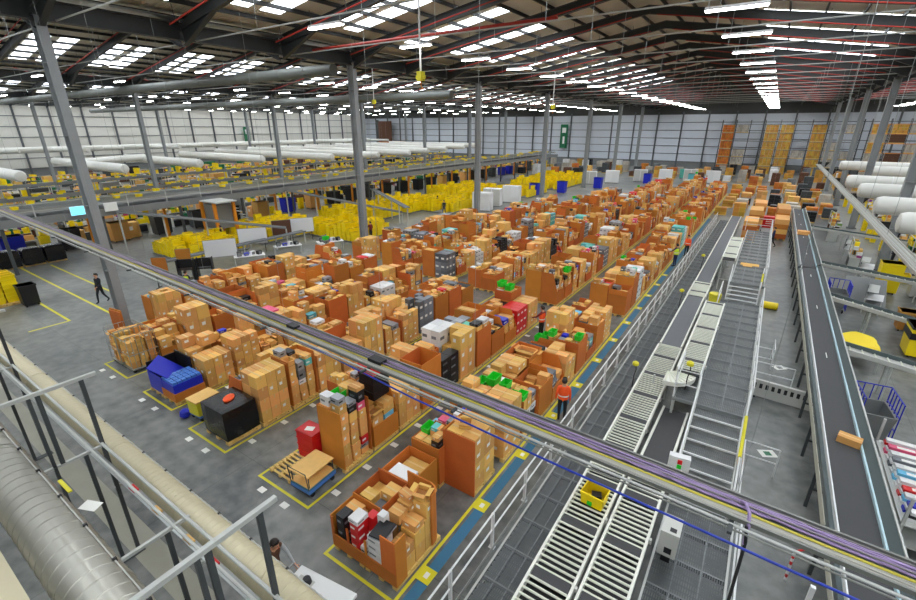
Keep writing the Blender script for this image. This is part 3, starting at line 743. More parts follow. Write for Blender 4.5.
# --- floor markings
def line(x0, x1, y0, y1, label, m='yellow_paint', z=.004):
    tag(ob('floor_line', MB().box(x0, x1, y0, y1, 0, z, m)), label, 'floor line', 'painted floor lines')
for r, (xl, xr) in enumerate(ROWS):
    y0 = YSTART[r]-.15
    line(xl-.12, xl-.04, y0, YEND[r], f'yellow floor line along the left of {nth(r+1)} pallet row from the railing')
    line(xr+.04, xr+.12, y0, YEND[r], f'yellow floor line along the right of {nth(r+1)} pallet row from the railing')
    line(xl-.12, xr+.12, y0-.08, y0, f'yellow floor line across the front of {nth(r+1)} pallet row from the railing')
    for i in range(16):
        cy = YSTART[r] + (i+.5)*PIT
        if r > 0 and seen((xr+.3, cy, 0), 0) and cy < 21: tag(ob('floor_card', MB().box(-.13, .13, -.09, .09, 0, .006, 'paper'), None, (xr+.3, cy, 0)), f'white location card on the floor beside pallet {nth(i+1)} of {nth(r+1)} row', 'floor card', 'white location cards')
    if r > 0:
        for k, dx in enumerate((.5, 1.55)): tag(ob('floor_card', MB().box(-.13, .13, -.09, .09, 0, .006, 'paper'), None, (xl+dx, y0-.35, 0)), f'white location card on the floor before the {("left", "right")[k]} front pallet of {nth(r+1)} row', 'floor card', 'white location cards')
line(-5.0, -4.72, 4.0, 60, 'blue floor strip along the white railing', 'steel_blue')
for i in range(12):
    tag(ob('floor_sign', MB().box(-.18, .18, -.2, .2, .0041, .009, 'yellow_paint').box(-.06, .06, -.08, .08, .009, .011, 'paper'), None, (-4.9, 5.95+i*2.56, 0)), f'{nth(i+1)} yellow floor sign from the front on the blue strip', 'floor sign', 'yellow floor signs')
for a, b, c, d, lab in ((-46, -27.5, 8.62, 8.74, 'long yellow floor line left of the front column'), (-46, -30.5, 6.9, 7.02, 'yellow floor line nearest the black pallets'), (-45, -34, 10.2, 10.32, 'yellow floor line farthest from the ducts'), (-30.6, -30.48, 5.2, 6.9, 'short yellow cross line before the black pallets')): line(a, b, c, d, lab)
line(-30, -4.6, 2.3, 2.9, 'pale worn strip of floor beneath the ducts', 'floor_pale', .003)
# ================================================================== FOREGROUND: CABLE TRAY, DUCTS, STRUT FRAMES
A = Vector((4.0, 5.31, 5.6)); B = Vector((-36.0, 6.84, 5.6)); dT = (B-A).normalized(); LT = (B-A).length
rzT = math.atan2(dT.y, dT.x)
t = thing('cable_tray', 'long galvanised cable tray full of cables crossing the whole foreground', 'cable tray', A, rzT)
m = MB()                      # local x along the tray, local +y towards the camera (since it is turned half round)
m.box(0, LT, -.21, .21, 0, .006, 'tray_steel').box(0, LT, -.215, -.205, 0, .07, 'tray_steel').box(0, LT, .205, .215, 0, .07, 'tray_steel')
m.box(0, LT, -.235, -.205, .066, .074, 'tray_steel').box(0, LT, .205, .235, .066, .074, 'tray_steel')
ob('tray_channel', m, t)
rc = random.Random(5)
def cable(y, z, r_, mt, wob=.012, name='cable', x0=0, x1=None):
    pts = []; n = 70; x1 = x1 or LT
    for i in range(n+1):
        pts.append((x0+(x1-x0)*i/n, y + rc.uniform(-wob, wob), z + rc.uniform(0, wob*.4)))
    ob(name, MB().tube(pts, r_, mt, 6), t, sm=True)
for i in range(9):
    e = (10 if i % 3 else 15) if i % 2 else 7
    cable(-.185+i*.021, .02+.012*(i % 3), .012, 'purple', .014, 'cable', 0, e); cable(-.185+i*.021, .02+.012*(i % 3), .012, 'cable_grey', .012, 'cable', e, LT)
for i in range(4): cable(-.17+i*.05, .05, .01, 'purple' if i % 2 else 'cable_grey', .018)
for i in range(2): cable(.03+i*.016, .03, .009, 'cable_yellow', .006)
for i in range(6): cable(.07+i*.02, .02, .0085, 'cable_white', .006)
ob('support_conduit', MB().tube([(0, .27, -.02), (LT, .27, -.02)], .02, 'galv_dull', 8), t, sm=True)
ob('support_conduit', MB().tube([(0, .31, -.05), (LT, .31, -.05)], .012, 'tray_steel', 8), t, sm=True)
ob('blue_cable', MB().tube([(0, .46, -.12), (3, .46, -.13), (6, .44, -.12), (8.5, .4, -.1), (10.2, .32, -.07), (11.5, .27, -.045), (13, .25, -.04)], .016, 'cable_blue', 8), t, sm=True)
for k, x in enumerate((3.55, 7.6, 9.8, 13.2, 17, 21, 25, 29, 33)):
    hb = MB().box(x-.025, x+.025, -.25, .42, -.045, -.005, 'dark_steel')
    hb.tube([(x, -.24, -.04), (x, -.24, 9.3)], .003, 'galv', 5)
    ob('hanger', hb, t)
ob('cable_tie_loop', MB().tube([(3.5, -.1, .06), (3.45, .0, .14), (3.4, .12, .12), (3.38, .22, .02), (3.38, .3, -.2)], .02, 'purple', 6), t)
ob('drop_cable', MB().tube([(3.4, .24, .02), (3.37, .3, -.15), (3.36, .3, -1.2), (3.35, .3, -5.55)], .02, 'cable_black', 6), t)
ob('junction_box', MB().box(9.6, 9.95, -.1, .08, .03, .1, 'cable_black'), t); ob('junction_box', MB().box(12.4, 12.7, -.1, .06, .03, .1, 'cable_black'), t)

def spiral_duct(name, label, y, z, r_, x0, x1, mt, seam, band):
    t = thing(name, label, 'duct', (0, y, z))
    n = 32; ringsl = []; x = x0; step = (x1-x0)/max(1, round(abs(x1-x0)/seam)); k = 0
    m = MB(); pts = []; rs = []
    for i in range(int(round((x1-x0)/step))):     # raised lock seam every turn
        a = x0+i*step; s = .022 if step > 0 else -.022
        pts += [(a, 0, 0), (a+s*.5, 0, 0), (a+s*1.5, 0, 0), (a+s*2, 0, 0)]; rs += [r_, r_+.008, r_+.008, r_]
    pts.append((x1, 0, 0)); rs.append(r_)
    ob('pipe', smooth(m.tube(pts, rs, mt, n).mesh('pipe'), 25), t)
    b = MB()
    x = x0 + band/2*(1 if x1 > x0 else -1)
    while abs(x-x0) < abs(x1-x0)-.3:
        b.tube([(x-.06, 0, 0), (x+.06, 0, 0)], r_+.014, mt, n); x += band*(1 if x1 > x0 else -1)
    ob('coupling', b, t, sm=True)
    w_ = MB()
    for a0 in range(0, int(abs(x1-x0)), 1): pass
    w_.tube([(x0, r_*.75, r_*.72), (x1, r_*.75, r_*.72)], .012, 'galv_dull', 5)
    ob('sensor_wire', w_, t)
    clip = MB().box(-.02, .02, r_*.68, r_*.82, r_*.62, r_*.8, 'cable_black')
    for i in range(int(abs(x1-x0)/1.1)): ob('wire_clip', clip, t, (x0+(i+.5)*1.1*(1 if x1 > x0 else -1), 0, 0))
    return t
spiral_duct('air_duct', 'large silver spiral duct in the bottom left corner', .88, 3.70, .41, -4.2, -26, 'duct_steel', .27, 5.0)
spiral_duct('air_duct', 'beige spiral duct running beside the open floor at lower left', 2.86, 2.42, .31, -3.0, -30, 'duct_beige', .16, 6.0)
tag(ob('box_duct', MB().box(-26, -4.5, -.18, .3, 3.2, 3.62, 'duct_beige').box(-26, -4.5, -.02, .02, 3.62, 3.66, 'duct_beige')), 'beige rectangular duct at the very bottom left below the silver duct', 'duct')
tag(ob('box_duct', MB().box(-26, -4.0, -.6, -.3, 3.7, 3.95, 'guard').box(-26, -4, -.31, -.29, 3.95, 3.97, 'yellow_paint')), 'dark box trunking with a yellow edge in the bottom left corner', 'duct')
strut = lambda p, q: MB().bar(p, q, .055, .055, 'galv')
def bar_part(name, p, q, par, a=.06, mt='galv_dull'): ob(name, MB().bar(p, q, a, a, mt), par)
def frame(x, label, top=True, mid=True, far=False):
    t = thing('strut_frame', label, 'support frame', (x, 0, 0))
    if top:
        bar_part('top_beam', (0, -.9, 5.0), (0, 2.72, 5.0), t, .075)
        bar_part('post', (0, 2.44, 0), (0, 2.44, 4.97), t, .075, 'dark_steel'); bar_part('post', (0, 1.71, 3.28), (0, 1.71, 4.97), t, .075, 'dark_steel'); bar_part('post', (0, 1.57, 0), (0, 1.57, 4.97), t, .06, 'dark_steel')
        bar_part('post', (0, -.75, 0), (0, -.75, 4.97), t, .075, 'dark_steel')
    if mid:
        bar_part('middle_beam', (0, -.75, 3.25), (0, 2.5, 3.25), t, .06)
        bar_part('post', (0, 2.1, 0), (0, 2.1, 3.22), t, .075, 'dark_steel')
        if not top: bar_part('post', (0, -.75, 0), (0, -.75, 3.22), t, .075, 'dark_steel')
    ob('duct_saddle', MB().bar((0, .5, 3.27), (0, 1.3, 3.27), .08, .04, 'galv_dull'), t)
    bar_part('low_bracket', (0, 2.4, 2.07), (0, 3.2, 2.07), t, .05)
    ob('foot_plate', MB().box(-.1, .1, 2.0, 2.55, 0, .015, 'dark_steel'), t)
    return t
frame(-5.0, 'bare steel strut frame nearest the camera over the two ducts', True, False)
frame(-7.7, 'low steel strut frame, second from the camera over the ducts', False, True)
frame(-11.35, 'tall steel strut frame, third from the camera over the ducts', True, True)
frame(-17.8, 'tall steel strut frame farthest from the camera over the ducts', True, True)
# conduits lying on the frames between the ducts
for k, (y, z, r_, lab) in enumerate(((2.2, 3.32, .03, 'thin steel conduit on the strut frames, nearer the silver duct'), (2.42, 3.33, .035, 'thicker steel conduit on the strut frames, nearer the beige duct'))):
    tag(ob('conduit', MB().tube([(-3.5, y, z), (-28, y, z)], r_, 'galv_dull', 8), sm=True), lab, 'conduit')
t = thing('wire_basket', 'narrow wire basket tray between the ducts', 'cable tray', (0, 2.3, 3.02))
ob('base', MB().box(-28, -3.5, -.07, .07, 0, .01, 'galv'), t)
for x, mt in ((-6.6, 'red'), (-7.4, 'wood_board'), (-9.6, 'red'), (-8.6, 'wood_board')): ob('marker_tag', MB().box(x-.12, x+.12, -.05, .05, .01, .05, mt), t)
tag(ob('yellow_tag', MB().bar((-9.62, 1.32, 4.0), (-9.2, 1.34, 3.95), .06, .03, 'yellow_paint')), 'yellow tag fixed on the edge of the silver duct', 'tag')
tag(ob('paper_sheet', MB().bar((-8.75, 1.36, 3.9), (-8.5, 1.5, 3.86), .2, .004, 'paper')), 'loose white paper tag hanging beside the silver duct', 'paper')
# ================================================================== RIGHT: RAILING, WALKWAYS, CONVEYORS
# white railing along the blue strip
XF = -4.0
t = thing('railing', 'long white two-rail railing between the pallets and the walkway', 'railing', (XF, 0, 0))
for z in (.6, 1.12): ob('rail', MB().tube([(0, 3.6, z), (0, 58, z)], .024, 'rail_white', 8), t, sm=True)
pm = MB().box(-.035, .035, -.03, .03, 0, 1.12, 'rail_white').box(-.08, .08, -.06, .06, 0, .015, 'rail_white')
for i in range(30): ob('post', pm, t, (0, 3.8+i*1.85, 0))
ob('kick_plate', MB().box(.05, .06, 3.6, 58, .0, .12, 'galv_dull'), t)
# walkway grating on a channel frame
def grating(name, label, x0, x1, y0, y1, z, legs=True, panel=1.0):
    t = thing(name, label, 'walkway', ((x0+x1)/2, y0, z)); w_ = x1-x0
    n = max(1, round((y1-y0)/panel)); p = (y1-y0)/n
    pan = MB().box(-w_/2+.05, w_/2-.05, .02, p-.02, -.03, 0, 'grating')
    for i in range(n): ob('grating_panel', pan, t, (0, i*p, 0))
    ob('side_channel', MB().box(-w_/2, -w_/2+.05, 0, y1-y0, -.16, .02, 'galv_dull'), t); ob('side_channel', MB().box(w_/2-.05, w_/2, 0, y1-y0, -.16, .02, 'galv_dull'), t)
    cr = MB()
    for i in range(n+1): cr.box(-w_/2, w_/2, i*p-.025, i*p+.025, -.12, -.002, 'walk_steel')
    for xx in (-w_/6, w_/6): cr.box(xx-.015, xx+.015, 0, y1-y0, -.1, -.002, 'walk_steel')
    ob('cross_bearer', cr, t)
    if legs:
        lg = MB().box(-.04, .04, -.04, .04, -z, -.12, 'galv_dull')
        for i in range(0, n+1, 3):
            for sx in (-1, 1): ob('leg', lg, t, (sx*(w_/2-.05), min(i*p+.05, y1-y0-.05), 0))
    return t
grating('walkway', 'long grating walkway between the white railing and the roller conveyor', -3.72, -2.72, 3.5, 58, .3)
grating('walkway', 'low grating platform at the bottom of the picture by the grey control box', -.55, 1.05, 3.6, 11.4, .3)
grating('walkway', 'raised grating platform at the top of the near steps', -1.3, .95, 15.3, 27.0, 1.25)
grating('walkway', 'highest grating platform beyond the second steps', -.7, .95, 28.6, 45, 1.85)
def steps(label, x0, x1, y0, y1, z0, z1, n):
    t = thing('steps', label, 'steps', ((x0+x1)/2, y0, 0)); w_ = x1-x0
    for s in (-1, 1): ob('stringer', MB().bar((s*w_/2, 0, z0-.05), (s*w_/2, y1-y0, z1-.05), .04, .2, 'galv_dull'), t)
    for i in range(n):
        y = (y1-y0)*(i+.5)/n; z = z0 + (z1-z0)*(i+1)/(n+1); d = (y1-y0)/n*.42
        ob('tread', MB().box(-w_/2+.02, w_/2-.02, y-d, y+d, z-.03, z, 'grating').box(-w_/2+.02, w_/2-.02, y-d-.02, y-d+.02, z-.05, z+.004, 'rail_white'), t)
    for s in (-1, 1):
        hx = s*w_/2
        ob('handrail', MB().tube([(hx, 0, z0+.95), (hx, y1-y0, z1+1.0)], .024, 'rail_white' if s < 0 else 'rail_white', 8), t, sm=True)
        for f in (0, 1): ob('rail_post', MB().tube([(hx, (y1-y0)*f, z0+(z1-z0)*f-.1), (hx, (y1-y0)*f, z0+(z1-z0)*f+1.0)], .022, 'rail_white', 8), t)
    ob('yellow_grip', MB().tube([(w_/2, (y1-y0)*.3, z0+(z1-z0)*.3+.97), (w_/2, (y1-y0)*.7, z0+(z1-z0)*.7+.99)], .045, 'yellow_paint', 8), t)
    ob('rust_panel', MB().box(w_/2+.02, w_/2+.05, (y1-y0)*.42, (y1-y0)*.62, (z0+z1)/2+.2, (z0+z1)/2+.75, 'orange_steel'), t)
steps('near grating steps with white handrails rising to the raised platform', -.55, .85, 11.4, 15.3, .3, 1.25, 7)
steps('far grating steps with yellow handrail up to the highest platform', -.7, .75, 27.0, 28.6, 1.25, 1.85, 4)
def guard_rail(label, pts, h=1.05, yel=None):
    """two rails on posts along a polyline"""
    t = thing('guard_rail', label, 'railing', pts[0]); o = Vector(pts[0]); q = [Vector(p)-o for p in pts]
    for z in (h*.5, h): ob('rail', MB().tube([p+Vector((0, 0, z)) for p in q], .022, 'rail_white', 8), t, sm=True)
    for a, b in zip(q, q[1:]):
        n = max(1, round((b-a).length/1.6))
        for i in range(n+1):
            if i == 0 and a is not q[0]: continue
            p = a.lerp(b, i/n); ob('post', MB().tube([p, p+Vector((0, 0, h))], .022, 'rail_white', 6), t)
    return t
guard_rail('white guard rail on the right edge of the raised platform', [(.92, 15.4, 1.25), (.92, 26.8, 1.25)])
guard_rail('white guard rail round the dark belt opening beside the near steps', [(-1.28, 16.9, 1.25), (-1.28, 15.38, 1.25), (-.6, 15.38, 1.25), (-.6, 16.5, 1.25)])
guard_rail('white guard rail on the right edge of the highest platform', [(.92, 28.8, 1.85), (.92, 44.8, 1.85)])
guard_rail('white guard rail across the end of the second steps', [(-.95, 26.9, 1.25), (-.95, 24.9, 1.25)])
guard_rail('white guard rail across the far end of the highest platform', [(-.85, 44.9, 1.85), (.9, 44.9, 1.85)])
guard_rail('low white rail on the floor beside the near steps', [(1.0, 11.2, 0), (1.0, 14.4, 0), (1.9, 14.4, 0)], 1.0)
guard_rail('low white rail crossing the floor before the slotted barrier', [(1.1, 20.6, 0), (2.4, 20.6, 0)], .95)
guard_rail('small white rail gate on the floor beside the raised platform', [(1.05, 22.2, 0), (1.7, 22.2, 0), (1.7, 23.4, 0)], .95)
guard_rail('white rail along the right edge of the low platform', [(1.1, 4.0, 0), (1.1, 11.0, 0)], 1.15)

# conveyors
def roller_conveyor(label, x0, x1, y0, y1, z, pitch=.155, zb=0):
    t = thing('roller_conveyor', label, 'conveyor', ((x0+x1)/2, y0, 0)); w_ = x1-x0; Ly = y1-y0
    for s in (-1, 1): ob('side_frame', MB().box(s*w_/2-.03, s*w_/2+.03, 0, Ly, z-.16, z+.03, 'white_frame'), t)
    ro = MB().tube([(-w_/2+.03, 0, z), (w_/2-.03, 0, z)], .028, 'roller', 8); smooth(ro.mesh('roller'))
    db = MB().box(-w_/2+.05, w_/2-.05, -pitch*.9, pitch*.9, z-.03, z+.012, 'belt')
    n = int(Ly/pitch)
    for i in range(n):
        if i % 11 == 5: ob('diverter_band', db, t, (0, (i+.5)*pitch, 0))
        else: ob('roller', ro, t, (0, (i+.5)*pitch, 0))
    ob('drip_pan', MB().box(-w_/2+.03, w_/2-.03, 0, Ly, z-.2, z-.17, 'black'), t)
    k = max(2, int(Ly/2.2)); lm = MB().box(-w_/2, -w_/2+.06, -.03, .03, zb, z-.16, 'galv_dull').box(w_/2-.06, w_/2, -.03, .03, zb, z-.16, 'galv_dull').box(-w_/2, w_/2, -.02, .02, zb+(z-zb)*.3, zb+(z-zb)*.3+.05, 'galv_dull')
    for i in range(k): ob('leg', lm, t, (0, .3+(Ly-.6)*i/(k-1), 0))
    br = MB().box(-.05, .05, -.08, .08, z-.2, z-.02, 'yellow_paint')
    for i in range(k): ob('sensor', MB().box(w_/2+.03, w_/2+.09, i*2.1+.5, i*2.1+.58, z-.06, z+.06, 'machine_grey'), t)
    return t
def belt_conveyor(label, x0, x1, y0, y1, z, mt='belt_grey', z1=None, legs=True):
    z1 = z1 if z1 is not None else z
    t = thing('belt_conveyor', label, 'conveyor', ((x0+x1)/2, y0, 0)); w_ = x1-x0; Ly = y1-y0
    ob('belt', MB().bar((0, 0, z-.02), (0, Ly, z1-.02), w_-.14, .04, mt), t)
    for s in (-1, 1): ob('side_frame', MB().bar((s*(w_/2-.035), 0, z-.05), (s*(w_/2-.035), Ly, z1-.05), .07, .22, 'white_frame'), t)
    for f in (0, 1): ob('end_pulley', MB().tube([(-w_/2+.06, Ly*f, z+(z1-z)*f-.07), (w_/2-.06, Ly*f, z+(z1-z)*f-.07)], .06, 'roller', 10), t)
    if legs:
        k = max(2, int(Ly/2.4))
        for i in range(k):
            y = .3+(Ly-.6)*i/(k-1); zz = z+(z1-z)*y/Ly-.16
            ob('leg', MB().box(-w_/2, -w_/2+.06, y-.03, y+.03, 0, zz, 'galv_dull').box(w_/2-.06, w_/2, y-.03, y+.03, 0, zz, 'galv_dull').box(-w_/2, w_/2, y-.02, y+.02, zz*.35, zz*.35+.05, 'galv_dull'), t)
    return t
roller_conveyor('long white roller conveyor nearest the railing, carrying the yellow tote', -2.62, -1.7, 4.2, 19.9, 1.0)
belt_conveyor('grey belt conveyor continuing from the long roller conveyor', -2.6, -1.68, 20.0, 27.4, 1.02)
roller_conveyor('short white roller section between the two grey belts', -2.6, -1.68, 27.5, 30.4, 1.02)
belt_conveyor('long grey belt conveyor running into the distance past the platforms', -2.6, -1.68, 30.5, 57, 1.02)
roller_conveyor('white roller conveyor beside the low platform, right of the yellow tote', -1.56, -.68, 4.2, 11.2, 1.0)
belt_conveyor('dark belt sinking under the raised platform', -1.55, -.7, 11.3, 15.6, .95, 'belt', .55)
roller_conveyor('white roller conveyor on the raised platform', -1.42, -.62, 16.6, 24.8, 1.75, .16, 1.26)
roller_conveyor('short white roller conveyor on the highest platform', -1.5, -.75, 32.6, 39.5, 2.25, .2, 0)
# curved white transfer joining the raised rollers to the long conveyor
t = thing('transfer_curve', 'white curved transfer joining the raised rollers to the long conveyor', 'conveyor', (-1.62, 16.4, 0))
rg = []
for k in range(9):
    a = R(90*k/8); c = Vector((-.1, .2, 0)); r0, r1 = .15, .95
    rg.append([(c.x+math.cos(a)*r1, c.y-math.sin(a)*r1, 1.55+.02*k/8), (c.x+math.cos(a)*r0, c.y-math.sin(a)*r0, 1.55), (c.x+math.cos(a)*r0, c.y-math.sin(a)*r0, 1.4), (c.x+math.cos(a)*r1, c.y-math.sin(a)*r1, 1.4)])
ob('curve_deck', MB().loft(rg, 'white_frame'), t, sm=True)
for k in range(8): a = R(90*(k+.5)/8); ob('curve_roller', MB().tube([(-.1+math.cos(a)*.2, .2-math.sin(a)*.2, 1.57), (-.1+math.cos(a)*.9, .2-math.sin(a)*.9, 1.57)], .025, 'roller', 6), t)
ob('leg', MB().box(.3, .36, -.2, -.14, 0, 1.4, 'galv_dull').box(-.5, -.44, -.2, -.14, 0, 1.4, 'galv_dull'), t)
# yellow lamp-like emergency posts
for (x, y, z, lab) in ((-2.9, 16.8, .3, 'yellow-topped black stalk beside the long roller conveyor'), (-2.85, 27.0, .3, 'yellow-topped black stalk beside the short roller section'), (-2.85, 36.0, .3, 'yellow-topped black stalk farthest along the walkway'), (-1.0, 16.0, 1.25, 'yellow-topped black stalk beside the white transfer curve')):
    t = thing('signal_stalk', lab, 'signal post', (x, y, z))
    ob('stalk', MB().tube([(0, 0, 0), (0, 0, .5), (.05, 0, .8), (.02, 0, 1.0)], .02, 'cable_black', 6), t)
    ob('head', MB().loft([[(math.cos(a)*r_, math.sin(a)*r_, zz) for a in [k*math.pi/4 for k in range(8)]] for zz, r_ in ((.96, .05), (1.0, .12), (1.1, .12), (1.15, .05))], 'yellow_paint'), t)
# tote on the rollers, with parcels in it
t = thing('plastic_tote', 'yellow plastic tote holding parcels on the roller conveyor', 'tote', (-2.08, 9.35, 1.03), R(86))
ob('shell', TOTE, t, M=Matrix.Diagonal((1.25, 1.0, 1.15, 1))); 
tag(ob('parcel', MB().box(-.12, .12, -.1, .1, 0, .16, 'black'), None, (-2.05, 9.42, 1.08), R(20)), 'dark parcel inside the yellow tote on the rollers', 'parcel')
tag(ob('parcel', MB().box(-.12, .12, -.06, .06, 0, .1, 'green'), None, (-2.12, 9.22, 1.08), R(80)), 'green parcel inside the yellow tote on the rollers', 'parcel')
# control boxes
t = thing('control_box', 'grey control box on a stand beside the rollers at the bottom', 'control box', (-.26, 9.35, .3))
ob('stand', MB().box(-.1, .1, -.12, .12, 0, .35, 'black'), t); ob('case', MB().box(-.2, .2, -.3, .3, .35, 1.05, 'machine_grey'), t); ob('screen', MB().box(-.06, .1, -.305, -.3, .45, .62, 'black').box(-.02, .12, -.22, -.1, 1.05, 1.06, 'black'), t)
t = thing('control_cabinet', 'white control panel with red and green buttons at the foot of the steps', 'control panel', (-.5, 11.6, .3), R(8))
ob('case', MB().box(-.26, .26, -.1, .1, .75, 1.35, 'white'), t); ob('post', MB().box(-.04, .04, -.04, .04, 0, .75, 'galv_dull'), t)
for zz, mt in ((1.22, 'red'), (1.06, 'green'), (.92, 'black')): ob('button', MB().box(-.05, .06, -.13, -.1, zz-.06, zz+.06, mt), t); 
ob('button', MB().box(.12, .2, -.13, -.1, .8, .9, 'blue'), t)
tag(ob('cardboard_sheet', MB().box(-.55, .45, -.3, .3, 0, .02, 'carton').box(-.4, .1, -.6, -.3, 0, .02, 'carton')), 'flat cardboard sheet lying on the highest platform', 'cardboard').location = (.1, 33.0, 1.87)
tag(ob('yellow_bin', MB().loft([[(math.cos(a)*r_, math.sin(a)*r_, z) for a in [k*math.pi/6 for k in range(12)]] for z, r_ in ((0, .26), (.5, .3), (.52, .26))], 'yellow_paint')), 'round yellow tub standing at the end of the raised platform', 'tub').location = (-1.15, 26.2, 1.26)
tag(ob('yellow_roll', MB().tube([(-.4, 0, .22), (-.36, 0, .22), (.36, 0, .22), (.4, 0, .22)], [.17, .21, .21, .17], 'yellow', 16), sm=True), 'yellow drum lying on the floor beside the second steps', 'drum').location = (1.5, 30.6, .0)
# slotted grey barrier on the floor
t = thing('slotted_barrier', 'low grey barrier with dark slots across the floor', 'barrier', (2.15, 19.3, 0), R(-4))
ob('panel', MB().box(-1.15, 1.15, -.06, .06, .05, .75, 'machine_grey'), t)
sl = MB().box(-.05, .05, -.07, -.058, .42, .62, 'black')
for i in range(11): ob('slot', sl, t, (-1.0+i*.2, 0, 0))
ob('foot', MB().box(-1.15, -.9, -.15, .15, 0, .06, 'black').box(.9, 1.15, -.15, .15, 0, .06, 'black'), t)
# the long belt on the right with its guard plate
t = thing('belt_conveyor', 'wide dark belt conveyor with steel guard plate on the right', 'conveyor', (3.2, 5.5, 0))
for a, b in ((0, 29.2), (29.6, 55)):
    ob('belt', MB().box(-.42, .34, a, b, 1.72, 1.78, 'belt'), t)
    ob('left_rail', MB().box(-.45, -.42, a, b, 1.66, 1.86, 'rail_white').box(-.54, -.45, a, b, 1.5, 1.7, 'guard'), t)
    ob('belt_edge_strip', MB().box(.33, .37, a, b, 1.72, 1.88, 'guard_edge'), t)
    ob('guard_plate', MB().bar((.46, a, 1.92), (.46, b, 1.92), .24, .012, 'guard', up=(-.55, 0, .8)), t)
    ob('right_rail', MB().box(.56, .6, a, b, 1.75, 2.02, 'galv_dull').box(.5, .62, a, b, 1.4, 1.62, 'galv'), t)
    ob('under_pan', MB().box(-.4, .5, a, b, 1.4, 1.44, 'dark_steel'), t)
ob('joint_cover', MB().box(-.5, .5, 29.15, 29.65, 1.7, 1.8, 'black'), t)
lg = MB().box(-.56, -.48, -.04, .04, 0, 1.5, 'dark_steel').box(.5, .58, -.04, .04, 0, 1.4, 'dark_steel').box(-.5, .5, -.03, .03, .6, .66, 'dark_steel')
for i in range(22): ob('leg', lg, t, (0, .6+i*2.5, 0))
ob('side_skirt', MB().box(-.57, -.55, .2, 54.8, 1.25, 1.5, 'concrete_pale'), t)
for i in range(9): ob('belt_mark', MB().box(-.03, .0, 3+i*6, 3.5+i*6, 1.78, 1.783, 'paper'), t)
tag(ob('carton', MB().box(-.26, .26, -.16, .16, 0, .2, 'carton').box(-.262, .262, -.02, .02, .05, .203, 'tape'), None, (3.3, 14.6, 1.785), R(-14)), 'single brown carton riding on the wide dark belt', 'carton')
tag(ob('carton', MB().box(-.4, .4, -.3, .3, 0, .28, 'carton').box(-.402, .402, -.03, .03, .1, .283, 'tape'), None, (3.2, 46.0, 1.785), R(3)), 'brown carton far along the wide dark belt', 'carton')
# chutes leaving the belt
def chute(y, x1, label, z1=.95):
    t = thing('chute', label, 'chute', (3.85, y, 0)); Lx = x1-3.85
    ob('slide', MB().bar((0, 0, 1.7), (Lx, 0, z1), .8, .03, 'machine_grey'), t)
    for s in (-1, 1): ob('side_wall', MB().bar((0, s*.42, 1.8), (Lx, s*.42, z1+.1), .06, .16, 'machine_grey' if s < 0 else 'guard'), t)
    rr = MB().tube([(0, -.4, 0), (0, .4, 0)], .03, 'roller', 6)
    for i in range(int(Lx/.4)): f = (i+.5)*.4/Lx; ob('roller', rr, t, (Lx*f, 0, 1.73+(z1-1.7)*f))
    for f in (.25, .6, .95): ob('leg', MB().box(Lx*f-.03, Lx*f+.03, -.42, -.36, 0, 1.65+(z1-1.7)*f, 'galv_dull').box(Lx*f-.03, Lx*f+.03, .36, .42, 0, 1.65+(z1-1.7)*f, 'galv_dull'), t)
chute(22.0, 9.6, 'steel chute nearest the camera sloping right from the dark belt'); chute(36.3, 12.0, 'second steel chute from the camera sloping right from the dark belt'); chute(50.0, 13.5, 'third steel chute sloping right before the far columns'); chute(29.0, 10.5, 'low steel chute behind the yellow bag pile', .5)
# ================================================================== RIGHT-HAND PACKING AREA
t = thing('cable_tray', 'pale narrow cable tray running away above the right-hand belt', 'cable tray', (4.3, 0, 5.95))
ob('channel', MB().box(-.2, .2, 8, 68, 0, .01, 'galv_dull').box(-.21, -.19, 8, 68, 0, .09, 'cable_white').box(.19, .21, 8, 68, 0, .09, 'cable_white'), t)
for i in range(5): ob('cable', MB().tube([(-.14+i*.07, 8, .03), (-.14+i*.07, 68, .03)], .022, 'cable_white' if i % 2 else 'galv_dull', 6), t)
for i in range(10): ob('hanger', MB().tube([(0, 12+i*6, .1), (0, 12+i*6, roof_z(4.3)-6.0)], .008, 'galv', 4).box(-.24, .24, 12+i*6-.03, 12+i*6+.03, -.05, 0, 'dark_steel'), t)
# white fabric air ducts
def fabric_duct(x0, x1, y, z, r_, label):
    t = thing('fabric_duct', label, 'duct', (x0, y, z)); L_ = x1-x0; s = 1 if L_ > 0 else -1
    ob('tube', MB().tube([(0, 0, 0), (s*.05, 0, 0), (s*.3, 0, 0), (L_, 0, 0)], [r_*.55, r_*.85, r_, r_], 'fabric_duct', 20), t, sm=True)
    b = MB(); x = 3*s
    while abs(x) < abs(L_): b.tube([(x, 0, 0), (x+.06*s, 0, 0)], r_+.015, 'white', 20); x += 3*s
    ob('hoop', b, t)
    h = MB(); x = 2*s
    while abs(x) < abs(L_)-1: h.tube([(x, 0, r_-.02), (x, 0, roof_z(x0+x)-z-.03)], .01, 'galv', 4); x += 5*s
    ob('hanger', h, t)
for k, (x, y) in enumerate(((5.8, 31.2), (5.7, 37.7), (5.8, 46.3), (5.7, 53.6), (9.0, 67.5), (7.0, 76))):
    fabric_duct(x, 42, y, 5.5, .55, f'white fabric duct on the right, {nth(k+1)} from the camera')
